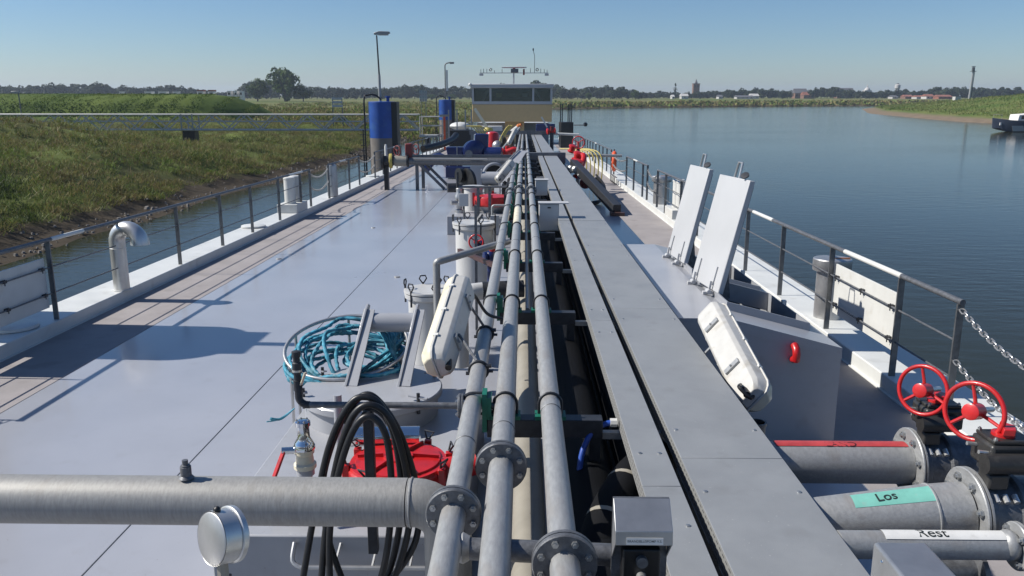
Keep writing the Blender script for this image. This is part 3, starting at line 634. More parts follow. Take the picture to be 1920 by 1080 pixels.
for k in range(8):
    a = 2 * math.pi * k / 8 + 0.3; cx, cy = -0.83 + 0.345 * math.cos(a), 4.95 + 0.345 * math.sin(a)
    lug = put('clamp_lug', MB().bar((cx, cy, 0.53), (cx, cy, 0.68), 0.05, 0.045), 'red', t, bevel=0.006)
    d = V(math.cos(a), math.sin(a), 0); s = V(-math.sin(a), math.cos(a), 0); p = V(cx, cy, 0.69)
    put('clamp_handle', MB().tube([p - s * 0.012, p - s * 0.038 + V(0, 0, 0.045) + d * 0.02, p + s * 0.038 + V(0, 0, 0.045) + d * 0.02, p + s * 0.012], 0.0075, 6, closed=True), 'steel_dark', lug)
for k in range(6):
    a = k * math.pi / 3; put('lid_rib', MB().bar((-0.83 + 0.10 * math.cos(a), 4.95 + 0.10 * math.sin(a), 0.70), (-0.83 + 0.27 * math.cos(a), 4.95 + 0.27 * math.sin(a), 0.688), 0.014, 0.03), 'red', t)
put('outlet', MB().tube([(-0.55, 4.95, 0.6), (-0.36, 4.97, 0.62), (-0.30, 4.98, 0.64)], [0.075, 0.075, 0.08], 16), 'red', t)

# round tank hatch with mooring-style bracket and rope basket
hx, hy = -1.26, 6.30
t = thing('round_hatch', 'big round grey tank hatch carrying a slanted bracket', 'hatch', (hx, hy, 0.4755))
put('coaming', MB().lathe([(0.545, 0.0), (0.545, 0.16)], (hx, hy, 0.4755), n=48), 'grey_paint', t)
put('cover', MB().lathe([(0.50, 0.16), (0.575, 0.16), (0.585, 0.17), (0.585, 0.215), (0.575, 0.225), (0.01, 0.232)], (hx, hy, 0.4755), n=48), 'grey_paint', t)
zc = 0.702
for s, x in ((-1, -1.49), (1, -1.05)):
    poly = [(x, 6.28, zc), (x, 6.62, zc), (x + 0.10, 6.93, 1.24), (x + 0.10, 6.86, 1.275), (x + 0.10, 6.78, 1.25)]
    leg = put('bracket_leg', MB().prism(poly, (0.022, 0, 0)), 'grey_paint', t, bevel=0.003)
    put('leg_rib', MB().bar((x + 0.062, 6.30, zc + 0.002), (x + 0.135, 6.80, 1.235), 0.10, 0.014, (0, 0, 1)), 'grey_paint', leg)
put('cross_tube', MB().tube([(-1.368, 6.80, 1.12), (-0.95, 6.80, 1.12)], 0.085, 24), 'grey_paint', t)
for a in (0.5, 1.35, 2.6, 3.6, 4.6, 5.6):
    p = V(hx + 0.56 * math.cos(a), hy + 0.56 * math.sin(a), zc); dd = V(math.cos(a), math.sin(a), 0)
    dog = put('dog_bolt', MB().cyl(p - V(0, 0, 0.1), p + V(0, 0, 0.07), 0.014, n=8), 'steel_dark', t)
    put('wing_nut', MB().bar(p + V(0, 0, 0.03) - dd * 0.05 + V(-0.04, 0, 0.01), p + V(0.05, 0.0, 0.03) + dd * 0.03, 0.03, 0.012), 'grey_paint', dog)
# rope basket ring
rc = V(-1.60, 6.95, 0.86); ax = Vector((0.0, -0.26, 0.966))
t = thing('rope_ring', 'tubular metal ring basket around the blue rope', 'ring', (-1.6, 6.95, 0))
put('ring', MB().torus(rc, ax, 0.55, 0.017, 56, 10), 'stainless_dull', t)
_, ru, rw = frame(ax)
for k in range(6):
    a = 2 * math.pi * k / 6 + 0.35; p = rc + ru * math.cos(a) * 0.55 + rw * math.sin(a) * 0.55
    zf = 0.478 if (-1.86 < p.x < -0.4 and p.y < 6.9) else 0.002
    put('leg', MB().cyl(p, (p.x, p.y, zf), 0.014, n=8), 'stainless_dull', t)
rng = random.Random(5)
t = thing('blue_rope', 'coiled turquoise mooring rope heaped in the ring basket', 'rope', (-1.6, 6.95, 0.6))
pts = []
for k in range(7):
    R0 = rng.uniform(0.33, 0.50); z0 = 0.60 + 0.03 * k; cx = rc.x + rng.uniform(-0.09, 0.08); cy = rc.y + rng.uniform(-0.10, 0.06)
    tx, ty, ph = rng.uniform(-0.12, 0.05), rng.uniform(-0.03, 0.16), rng.uniform(0, 6)
    for i in range(14):
        a = 2 * math.pi * i / 14; q = R0 * (1 + 0.10 * math.sin(2 * a + ph) + 0.05 * math.sin(3 * a + 2 * ph))
        pts.append((cx + q * math.cos(a), cy + q * math.sin(a), max(0.52, z0 + tx * math.cos(a) + ty * math.sin(a) + rng.uniform(-0.015, 0.015))))
put('coil', MB().tube(smooth_path(pts, 7), 0.0165, 9, lobes=3, twist=28), 'rope', t)
def loop(pp, r=0.0165): put('loop', MB().tube(smooth_path(pp, 8, True), r, 9, closed=True, lobes=3, twist=28), 'rope', t)
for (x0, x1, yb, zb_, zf) in ((-2.02, -1.16, 7.40, 1.00, 0.78), (-1.97, -1.22, 7.34, 0.95, 0.74), (-2.06, -1.10, 7.28, 0.90, 0.72), (-1.80, -1.14, 7.38, 0.93, 0.84), (-1.70, -1.12, 7.26, 0.86, 0.70)):   # loops thrown up over the back of the ring
    xm = (x0 + x1) / 2
    loop([(x0 + 0.05, 6.78, zf), (x0, 7.02, zf + 0.12), (x0 + 0.16, yb - 0.16, (zf + zb_) / 2 + 0.06), (xm - 0.1, yb, zb_), (x1 - 0.02, yb - 0.12, zb_ - 0.07), (x1, 7.0, zf + 0.04), (x1 - 0.18, 6.72, zf - 0.06), (xm - 0.1, 6.60, 0.63)])
for k in range(2):
    loop([(-1.62 + 0.03 * k, 6.90, 0.74 + 0.04 * k), (-1.50, 7.13, 0.82 + 0.02 * k), (-1.25, 7.16 - 0.03 * k, 0.84), (-1.10, 6.98, 0.80 + 0.02 * k), (-1.25, 6.80, 0.74), (-1.48, 6.76, 0.72)])
for k in range(7):                           # bundle tied on the right
    y = 6.78 + 0.055 * k
    put('strand', MB().tube(smooth_path([(-1.42 + 0.02 * k, y + 0.25, 1.04), (-1.28 + 0.02 * k, y + 0.12, 1.02 - 0.01 * k), (-1.17, y - 0.02, 0.88), (-1.09 - 0.02 * k, y - 0.10, 0.72), (-1.18, y - 0.2, 0.62)], 7), 0.0165, 9, lobes=3, twist=28), 'rope', t)
for k in range(4):
    put('strand', MB().tube(smooth_path([(-2.10 + 0.02 * k, 6.95 - 0.05 * k, 0.66), (-2.05, 6.70 - 0.02 * k, 0.70 - 0.02 * k), (-1.85, 6.50 + 0.02 * k, 0.67 - 0.02 * k), (-1.60 + 0.05 * k, 6.42, 0.66)], 7), 0.0165, 9, lobes=3, twist=28), 'rope', t)
for k in range(9):
    a = rng.uniform(-0.6, 0.6); put('frayed_end', MB().tube(smooth_path([(-1.95, 6.42, 0.46), (-2.05, 6.35, 0.38 + 0.02 * rng.random()), (-2.15 + 0.05 * rng.random(), 6.30 + 0.1 * a, 0.34 + 0.1 * rng.random())], 5), 0.006, 5), 'rope', t)

# small pipe with valve stub, post and hoses
t = thing('branch_pipe', 'thin grey branch pipe with flange leading to the middle rack pipe', 'pipe', (-1.15, 4.2, 1.3))
zb = 1.335
put('pipe', MB().tube([(-1.20, 4.2, zb), (-0.15, 4.2, zb)], 0.0185, 14), 'galv_dark', t)
put('elbow', MB().tube([(-1.19, 4.2, zb)] + arc((-1.20, 4.2, zb + 0.05), 0.05, -math.pi / 2, -math.pi, (1, 0, 0), (0, 0, 1), 7) + [(-1.25, 4.2, zb + 0.09)], 0.021, 14), 'steel_dark', t)
put('riser', MB().lathe([(0.024, 0), (0.024, 0.06), (0.020, 0.062), (0.020, 0.10), (0.026, 0.102), (0.026, 0.16), (0.019, 0.165), (0.019, 0.19), (0.025, 0.195), (0.025, 0.225), (0.012, 0.23)], (-1.25, 4.2, zb + 0.085), n=14), 'steel_dark', t)
put('riser_ring', MB().lathe([(0.0275, 0), (0.0275, 0.012)], (-1.25, 4.2, zb + 0.195), n=14), 'stainless', t)
put('small_lever', MB().bar((-1.23, 4.19, zb + 0.12), (-1.195, 4.17, zb + 0.20), 0.018, 0.006), 'cream', t)
fl = flange(t, (-0.345, 4.2, zb), (1, 0, 0), 0.068, 0.016, 'galv_dark', 4, 0.011, sides=(1, -1))
t = thing('hose_post', 'dark square post carrying the black hoses', 'post', (-0.85, 4.12, 0))
put('post', MB().box(-0.877, -0.823, 4.10, 4.15, 0.476, 1.34), 'steel_dark', t, bevel=0.003)
put('saddle', MB().tube(arc((-0.85, 4.05, 1.25), 0.13, R_(20), R_(160), (1, 0, 0), (0, 0, 1), 8), 0.018, 8), 'steel_dark', t)
put('peg', MB().cyl((-0.85, 4.0, 1.34), (-0.85, 4.2, 1.34), 0.02, n=10), 'steel_dark', t)
t = thing('black_hose', 'thick black rubber hoses looped over the dark post', 'hose', (-0.9, 4.0, 0.3))
HO = [  # each strand: left foot, left side, shoulder, crown, shoulder, right side, right foot
    [(-1.22, 3.86, 0.30), (-1.13, 3.95, 0.80), (-1.04, 4.0, 1.18), (-0.93, 4.02, 1.40), (-0.84, 4.03, 1.445), (-0.75, 4.03, 1.38), (-0.68, 4.02, 1.15), (-0.665, 4.0, 0.8), (-0.75, 3.98, 0.42), (-0.9, 3.96, 0.28)],
    [(-1.10, 3.84, 0.30), (-1.06, 3.92, 0.75), (-0.99, 3.96, 1.12), (-0.90, 3.97, 1.36), (-0.80, 3.98, 1.42), (-0.70, 3.99, 1.32), (-0.63, 3.98, 1.05), (-0.615, 3.95, 0.75), (-0.72, 3.92, 0.40), (-0.85, 3.92, 0.30)],
    [(-1.03, 3.82, 0.30), (-1.035, 3.88, 0.7), (-0.98, 3.90, 1.04), (-0.89, 3.92, 1.30), (-0.80, 3.93, 1.375), (-0.72, 3.93, 1.26), (-0.70, 3.92, 0.95), (-0.73, 3.88, 0.62), (-0.80, 3.86, 0.35)],
    [(-0.93, 3.90, 0.28), (-1.06, 3.97, 0.62), (-1.09, 4.0, 0.95), (-1.0, 4.03, 1.26), (-0.89, 4.05, 1.425), (-0.79, 4.05, 1.43), (-0.66, 4.04, 1.22), (-0.575, 4.02, 0.88), (-0.60, 3.98, 0.60), (-0.80, 3.94, 0.34), (-0.98, 3.9, 0.28)],
]
for pp in HO: put('hose', MB().tube(smooth_path(pp, 9), 0.0185, 12), 'rubber', t)
# stainless ball valve with red lever, stainless tube
t = thing('steel_valve', 'shiny steel valve stack with drooping red lever', 'valve', (-1.33, 4.5, 0.476))
vx, vy = -1.33, 4.52
put('lower_body', MB().lathe([(0.07, 0), (0.07, 0.05), (0.05, 0.07), (0.055, 0.16), (0.04, 0.2), (0.04, 0.28), (0.055, 0.29), (0.055, 0.33)], (vx, vy, 0.476), n=20), 'grey_paint', t)
put('middle_body', MB().lathe([(0.06, 0.33), (0.068, 0.335), (0.068, 0.36), (0.055, 0.37), (0.05, 0.42), (0.06, 0.43), (0.06, 0.455)], (vx, vy, 0.476), n=20), 'cream', t)
put('upper_body', MB().lathe([(0.066, 0.456), (0.066, 0.475), (0.055, 0.50), (0.038, 0.53), (0.036, 0.60), (0.045, 0.605), (0.045, 0.63), (0.03, 0.64)], (vx, vy, 0.476), n=20), 'chrome', t)
for k in range(6):
    a = k * math.pi / 3; hex_bolt(t, (vx + 0.035 * math.cos(a), vy + 0.035 * math.sin(a), 1.105), (0, 0, 1), 0.008, 0.01)
put('lever_boss', MB().cyl((vx - 0.03, vy - 0.02, 0.93), (vx - 0.125, vy - 0.045, 0.935), 0.022, n=10), 'chrome', t)
put('red_lever', MB().bar((vx - 0.11, vy - 0.05, 0.935), (vx - 0.155, vy - 0.12, 0.80), 0.03, 0.016), 'red', t, bevel=0.005)
put('side_coupling', MB().lathe([(0.04, 0), (0.04, 0.05), (0.028, 0.06), (0.028, 0.12), (0.045, 0.13), (0.045, 0.16), (0.02, 0.165)], (vx - 0.05, vy - 0.02, 0.55), (-1, -0.3, 0.05), 18), 'chrome', t)
put('steel_tube', MB().lathe([(0.07, 0), (0.07, 0.5)], (-1.22, 5.2, 0.72), (1, 0.05, 0), 28), 'chrome', label='polished horizontal steel tube behind the hoses', cat='pipe')
put('strut', MB().cyl((-1.28, 5.2, 0.478), (-1.28, 5.2, 1.03), 0.03, n=12), 'grey_paint', label='short upright grey strut under the branch pipe', cat='strut')

# ------------------------------------------------------------------ tank pots and valves further along, port of the rack
def pot(x, y, r, h, label):
    t = thing('tank_pot', label, 'tank hatch', (x, y, 0), 'upright tank hatch pots')
    put('body', MB().lathe([(r, 0.001), (r, h - 0.08)], (x, y, 0), n=40), 'tank_paint', t)
    put('rim', MB().lathe([(r + 0.004, h - 0.085), (r + 0.04, h - 0.06), (r + 0.045, h - 0.01), (r + 0.02, h)], (x, y, 0), n=40), 'tank_paint', t)
    put('lid', MB().lathe([(r + 0.035, h + 0.002), (r + 0.05, h + 0.004), (r + 0.05, h + 0.03), (r + 0.02, h + 0.035), (r - 0.05, h + 0.02), (0.01, h + 0.022)], (x, y, 0), n=40), 'tank_paint', t)
    for k in range(6):
        a = 2 * math.pi * k / 6 - 1.2; d = V(math.cos(a), math.sin(a), 0); p = V(x, y, h) + d * (r + 0.045); s = V(-d.y, d.x, 0)
        c = put('clamp', MB().cyl(p - V(0, 0, 0.14), p + V(0, 0, 0.05), 0.012, n=8), 'steel_dark', t)
        put('clamp_eye', MB().tube([p + V(0, 0, 0.05) - s * 0.012, p + V(0, 0, 0.10) - s * 0.045, p + V(0, 0, 0.135) - s * 0.03, p + V(0, 0, 0.135) + s * 0.03, p + V(0, 0, 0.10) + s * 0.045, p + V(0, 0, 0.05) + s * 0.012], 0.009, 6, closed=True), 'steel_dark', c)
    put('hinge', MB().bar((x + 0.05, y + r * 0.2, h + 0.03), (x + 0.12, y + r * 0.5, h + 0.13), 0.04, 0.05), 'galv_dark', t)
    return t
pot(-1.12, 9.25, 0.25, 0.85, 'squat pale tank pot with black lid clamps near the strip lamp')
pot(-0.80, 12.75, 0.30, 1.18, 'tall pale tank pot with clamped lid beside the thin grey post')
put('vent_line', MB().tube([(-0.99, 8.9, 0.0), (-0.99, 8.9, 1.24)] + arc((-0.95, 8.9, 1.24), 0.04, math.pi, math.pi / 2, (1, 0, 0), (0, 0, 1), 5) + [(-0.42, 9.6, 1.33), (-0.2, 10.0, 1.33)], 0.042, 16), 'galv', label='slim grey pipe bending from the deck towards the rack', cat='pipe')
t = thing('pump_elbow', 'fat pale pipe elbow rising behind the strip lamp to the rack', 'pipe', (-0.6, 8.3, 0.3))
put('elbow', MB().tube([(-0.66, 8.1, 0.3), (-0.66, 8.1, 0.95)] + arc((-0.52, 8.1, 0.97), 0.14, math.pi, math.pi / 2, (1, 0.2, 0), (0, 0, 1), 8) + [(-0.43, 8.15, 1.11)], 0.085, 22), 'tank_paint', t)
put('suction_pipe', MB().tube([(-0.43, 8.15, 1.11), (0.0, 8.2, 1.12)], 0.09, 22), 'steel_dark', t)
def handwheel(parent, c, axis, R, r, m='red', spokes=3, rot=0.5, hub=(0.035, 0.06)):
    c = Vector(c); d, u, w = frame(axis)
    wh = put('handwheel', MB().torus(c, axis, R, r, 40, 10), m, parent)
    for k in range(spokes):
        a = 2 * math.pi * k / spokes + rot; q = (u * math.cos(a) + w * math.sin(a))
        put('spoke', MB().tube([c - d * hub[1] * 0.3, c + q * R * 0.5 - d * hub[1] * 0.2, c + q * R], [r * 0.85, r * 0.8, r * 0.7], 8), m, wh)
    put('hub', MB().lathe([(hub[0] * 0.8, -hub[1] * 0.6), (hub[0], -hub[1] * 0.55), (hub[0], hub[1] * 0.5), (hub[0] * 0.8, hub[1] * 0.55)], c, axis, 18), m, wh)
    return wh
t = thing('valve', 'small valve with red handwheel in front of the tall tank pot', 'valve', (-0.66, 11.1, 0.7))
handwheel(t, (-0.66, 10.95, 1.17), (-0.2, -1, 0.15), 0.10, 0.012, rot=0.6, hub=(0.03, 0.05))
put('bonnet', MB().lathe([(0.035, 0), (0.035, 0.12), (0.06, 0.13), (0.06, 0.17)], (-0.65, 10.98, 1.17), (0.3, 1, -0.5), 14), 'blue', t)
put('yoke', MB().bar((-0.60, 11.1, 1.14), (-0.52, 11.1, 0.92), 0.05, 0.06), 'steel_dark', t)
put('body', MB().lathe([(0.08, 0), (0.1, 0.02), (0.1, 0.05), (0.06, 0.08), (0.06, 0.18), (0.1, 0.2), (0.1, 0.23)], (-0.72, 11.1, 0.98), (1, 0, 0), 20), 'galv_dark', t)
t = thing('valve', 'little blue valve with red cap against the left rack pipe', 'valve', (-0.44, 10.5, 0.8))
put('body', MB().ball((-0.44, 10.5, 1.05), 0.085, 16), 'blue', t); put('cap', MB().lathe([(0.05, 0), (0.055, 0.02), (0.055, 0.06), (0.03, 0.07)], (-0.41, 10.5, 1.12), n=16), 'red', t)
put('flange', MB().lathe([(0.09, 0), (0.09, 0.03)], (-0.5, 10.47, 1.03), (-1, -0.3, 0), 18), 'blue', t); put('stub', MB().cyl((-0.44, 10.5, 0.4), (-0.44, 10.5, 1.0), 0.05, n=14), 'blue', t)
put('angle_bar', MB().bar((-0.86, 10.5, 1.13), (-0.33, 9.05, 1.20), 0.05, 0.05), 'brown', label='brown angle bar lying slanted against the left rack pipe', cat='bar')
put('thin_post', MB().box(-0.66, -0.625, 10.6, 10.63, 0.0, 1.72), 'galv_dark', label='thin grey post in front of the tall tank pot', cat='post')
t = thing('hatch_trunk', 'grey raised trunk under the far red valve', 'hatch', (-1.15, 20, 0))
put('casing', MB().box(-1.87, -0.46, 19.3, 22.4, 0.001, 0.46), 'grey_paint', t, bevel=0.01)
for x in (-1.2, -0.9, -0.6): put('lug', MB().box(x - 0.06, x + 0.06, 19.27, 19.299, 0.40, 0.45), 'white', t)
t = thing('red_hatch', 'distant red round hatch on the grey raised trunk', 'hatch', (-0.8, 20.2, 0.461))
put('skirt', MB().lathe([(0.25, 0), (0.3, 0.06), (0.42, 0.16)], (-0.8, 20.2, 0.461), n=32), 'grey_paint', t)
put('drum', MB().lathe([(0.42, 0.16), (0.46, 0.2), (0.46, 0.36), (0.44, 0.4), (0.2, 0.44), (0.01, 0.45)], (-0.8, 20.2, 0.461), n=32), 'red', t)
for k in range(8):
    a = k * math.pi / 4; put('clamp', MB().bar((-0.8 + 0.47 * math.cos(a), 20.2 + 0.47 * math.sin(a), 0.6), (-0.8 + 0.47 * math.cos(a), 20.2 + 0.47 * math.sin(a), 0.94), 0.06, 0.06), 'steel_dark' if k % 2 else 'red', t)
t = thing('steel_valve', 'far shiny steel valve stack on the raised trunk', 'valve', (-1.6, 20, 0.461))
put('stack', MB().lathe([(0.12, 0), (0.12, 0.08), (0.07, 0.1), (0.1, 0.25), (0.06, 0.3), (0.11, 0.36), (0.11, 0.42), (0.07, 0.5), (0.08, 0.60), (0.06, 0.62)], (-1.62, 20.0, 0.461), n=16), 'stainless_dull', t)
put('side_outlet', MB().cyl((-1.62, 20.0, 0.72), (-1.82, 19.9, 0.72), 0.06, n=12), 'stainless_dull', t)
put('tank_pot', MB().lathe([(0.24, 0.0), (0.24, 0.55), (0.28, 0.56), (0.28, 0.62), (0.05, 0.64)], (-1.3, 20.6, 0.461), n=28), 'tank_paint', label='pale round pot standing on the far raised trunk', cat='tank hatch')
# bracket frame of the far branch pipe
t = thing('branch_pipe', 'far thin branch pipe with flange beside the winch', 'pipe', (-1.6, 17.5, 1.0))
put('pipe', MB().tube([(-1.45, 17.5, 1.33), (-0.15, 17.5, 1.34)], 0.025, 10), 'galv_dark', t); put('riser', MB().tube([(-1.45, 17.5, 1.31), (-1.45, 17.5, 1.66)], 0.03, 10), 'steel_dark', t)
flange(t, (-0.36, 17.5, 1.34), (1, 0, 0), 0.08, 0.02, 'steel_dark', 4, 0.012, bolts=False)
put('post', MB().box(-1.03, -0.97, 17.47, 17.53, 0.001, 1.31), 'galv_dark', t); put('post', MB().box(-0.78, -0.72, 17.47, 17.53, 0.001, 1.32), 'galv_dark', t)

# small pipework and fittings beside the rack amidships
for i, (x, y, h, dx, lb) in enumerate(((-0.52, 14.2, 0.95, 0.2, 'thin drain line with lever beside the tall tank pot'), (-0.62, 15.6, 1.15, 0.28, 'thin drain line bending over in front of the far hatch trunk'), (-0.50, 24.2, 1.0, 0.2, 'thin drain line below the slanted davit'), (-0.45, 27.8, 1.1, 0.16, 'thin drain line just before the cross frame'))):
    t = thing('drain_line', lb, 'pipe', (x, y, 0), 'thin drain lines beside the rack')
    put('pipe', MB().tube([(x, y, 0.001), (x, y, h - 0.05)] + arc((x + 0.05, y, h - 0.05), 0.05, math.pi, math.pi / 2, (1, 0, 0), (0, 0, 1), 5) + [(x + dx, y, h)], 0.022, 10), 'galv', t)
    put('cock', MB().lathe([(0.03, 0), (0.045, 0.02), (0.045, 0.07), (0.03, 0.09)], (x, y, h * 0.5), n=12), 'steel_dark', t)
    put('lever', MB().bar((x, y - 0.04, h * 0.5 + 0.05), (x - 0.13, y - 0.06, h * 0.5 + 0.07), 0.02, 0.012), 'red' if i % 2 else 'green_pad', t)
for i, (x, y, w, h, lb) in enumerate(((-0.50, 13.55, 0.16, 0.2, 'small grey junction box on a stalk behind the tall tank pot'), (-1.25, 16.6, 0.2, 0.26, 'small grey junction box on a stalk before the far hatch trunk'), (0.42, 21.0, 0.2, 0.26, 'small junction box between the right pipe and the tray'))):
    t = thing('junction_box', lb, 'junction box', (x, y, 0), 'small junction boxes on the deck')
    put('stalk', MB().cyl((x, y, 0.001), (x, y, 1.25), 0.02, n=8), 'galv_dark', t); put('box', MB().box(x - w / 2, x + w / 2, y - 0.06, y - 0.021, 1.02, 1.02 + h), 'tank_paint', t, bevel=0.006)
    put('gland', MB().cyl((x, y - 0.04, 0.96), (x, y - 0.04, 1.019), 0.015, n=8), 'rubber', t)
for i, (x, y, n, lb) in enumerate(((-5.0, 16.0, 0, 'small round deck eye on the port deck'), (-3.9, 20.5, 0, 'small deck eye further along the port deck'), (-2.3, 14.2, 0, 'small deck eye near the weld seam'))):
    put('deck_eye', MB().lathe([(0.05, 0.0005), (0.055, 0.006), (0.05, 0.014), (0.02, 0.015)], (x, y, 0.0), n=16), 'galv', label=lb, cat='deck eye')

# ------------------------------------------------------------------ starboard locker with two open lids
t = thing('deck_locker', 'big grey-blue deck locker with sloping top and two open lids', 'locker', (2.0, 8.7, 0))
y0, y1, xl, xm, xr, zl, zr = 6.8, 10.8, 1.36, 1.78, 2.80, 1.17, 0.905
def zs(x): return zl + (zr - zl) * (x - xm) / (xr - xm)
body = MB()
body.prism([(xl, y0, 0.001), (xr, y0, 0.001), (xr, y0, zr - 0.10), (xm, y0, zl - 0.10), (xl, y0, zl - 0.10)], (0, 0.03, 0))   # front wall
body.prism([(xl, y1 - 0.03, 0.001), (xr, y1 - 0.03, 0.001), (xr, y1 - 0.03, zr - 0.10), (xm, y1 - 0.03, zl - 0.10), (xl, y1 - 0.03, zl - 0.10)], (0, 0.03, 0))
body.box(xl, xl + 0.03, y0 + 0.03, y1 - 0.03, 0.001, zl - 0.10); body.box(xr - 0.03, xr, y0 + 0.03, y1 - 0.03, 0.001, zr - 0.10)
body.box(xl + 0.03, xr - 0.03, y0 + 0.03, y1 - 0.03, 0.02, 0.04)
put('casing', body, 'grey_paint', t)
top = MB()                                   # sloping top with two openings
def strip(xa, xb, ya, yb):
    top.prism([(xa, ya, zs(xa) - 0.10), (xb, ya, zs(xb) - 0.10), (xb, ya, zs(xb)), (xa, ya, zs(xa))], (0, yb - ya, 0))
top.box(xl - 0.004, xm, y0 - 0.004, y1 + 0.004, zl - 0.1, zl)
OP = ((7.22, 8.48), (8.80, 10.05)); xo0, xo1 = xm + 0.10, xr - 0.14
strip(xm, xr + 0.004, y0 - 0.004, OP[0][0]); strip(xm, xr + 0.004, OP[0][1], OP[1][0]); strip(xm, xr + 0.004, OP[1][1], y1 + 0.004)
for a, b in OP: strip(xm, xo0, a, b); strip(xo1, xr + 0.004, a, b)
put('top_plate', top, 'grey_paint', t)
for a, b in OP:                              # raised rims round the openings
    rim = MB(); e = 0.015
    for (xa, xb, ya, yb) in ((xo0, xo1, a, a + e), (xo0, xo1, b - e, b), (xo0, xo0 + e, a + e, b - e), (xo1 - e, xo1, a + e, b - e)):
        rim.prism([(xa, ya, zs(xa) - 0.12), (xb, ya, zs(xb) - 0.12), (xb, ya, zs(xb) + 0.075), (xa, ya, zs(xa) + 0.075)], (0, yb - ya, 0))
    put('opening_rim', rim, 'grey_paint', t)
    put('catch', MB().box(xo1 - 0.012, xo1 + 0.03, (a + b) / 2 + 0.15, (a + b) / 2 + 0.20, zs(xo1) - 0.02, zs(xo1) + 0.105), 'white', t)
for (ya, yb, xh, sk), nm in zip(((7.59, 8.38, 1.785, 0.12), (9.16, 9.94, 1.795, 0.075)), ('near', 'far')):
    d = Vector((0.24, 0, 1.08)).normalized(); nrm = Vector((d.z, 0, -d.x)); L = 1.12; th = 0.055
    def hp_(y): return V(xh + (yb - y) * sk, 0, 1.21)
    p0 = hp_((ya + yb) / 2)
    lid = MB().prism([hp_(ya) + V(0, ya, 0), hp_(ya) + d * L + V(0, ya, 0), hp_(ya) + d * L + nrm * th + V(0, ya, 0), hp_(ya) + nrm * th + V(0, ya, 0)], (-(yb - ya) * sk, yb - ya, 0))
    lo = put('lid', lid, 'lid_paint', t, bevel=0.008)
    put('seal', MB().prism([hp_(ya) + d * 0.05 + nrm * (th + 0.001) + V(-0.005, ya + 0.04, 0), hp_(ya) + d * (L - 0.05) + nrm * (th + 0.001) + V(-0.005, ya + 0.04, 0), hp_(ya) + d * (L - 0.05) + nrm * (th + 0.016) + V(-0.005, ya + 0.04, 0), hp_(ya) + d * 0.05 + nrm * (th + 0.016) + V(-0.005, ya + 0.04, 0)], (-(yb - ya - 0.08) * sk, yb - ya - 0.08, 0)), 'rubber', lo)
    for yy in (ya + 0.16, yb - 0.16):
        q = hp_(yy); q.z = 0; dx = q.x - 1.83
        h = MB().bar(V(1.80 + dx, yy, 1.19), V(1.83 + dx, yy, 1.30) - nrm * 0.012, 0.02, 0.02); h.cyl((1.795 + dx, yy - 0.045, 1.20), (1.795 + dx, yy + 0.045, 1.20), 0.022, n=12)
        h.bar(V(1.79 + dx, yy, 1.172), V(1.79 + dx, yy, 1.20), 0.10, 0.05); h.bar(hp_(yy) + d * 0.05 - nrm * 0.006 + V(0, yy, 0), hp_(yy) + d * 0.24 - nrm * 0.006 + V(0, yy, 0), 0.014, 0.012)
        put('hinge', h, 'lid_paint', lo)
    pt = p0 + d * L + nrm * th / 2; ym = (ya + yb) / 2
    put('handle', MB().tube([pt + V(0, ym - 0.09, -0.01), pt + d * 0.15 + V(0, ym - 0.07, 0), pt + d * 0.15 + V(0, ym + 0.07, 0), pt + V(0, ym + 0.09, -0.01)], 0.012, 8), 'stainless_dull', lo)
    put('latch', MB().lathe([(0.035, 0), (0.04, 0.005), (0.04, 0.018), (0.02, 0.02)], pt + d * 0.035 + V(0.0, ya + 0.12, 0), (-0.5, -0.6, 0.9), 16), 'steel_dark', lo)
    put('stay', MB().prism([p0 + d * 0.05 + nrm * 0.06 + V(0, ya + 0.1, 0), p0 + d * 0.42 + nrm * 0.06 + V(0, ya + 0.1, 0), p0 + nrm * 0.20 + V(0, ya + 0.1, -0.02), p0 + nrm * 0.14 + V(0, ya + 0.1, -0.1)], (0, 0.012, 0)), 'galv_dark', lo)
put('sounding_cap', MB().tube([(2.38, 6.795, 0.80), (2.38, 6.72, 0.82), (2.38, 6.72, 0.87), (2.38, 6.735, 0.905), (2.38, 6.79, 0.93)], 0.034, 14), 'red', label='small red bent pipe on the locker front', cat='pipe')

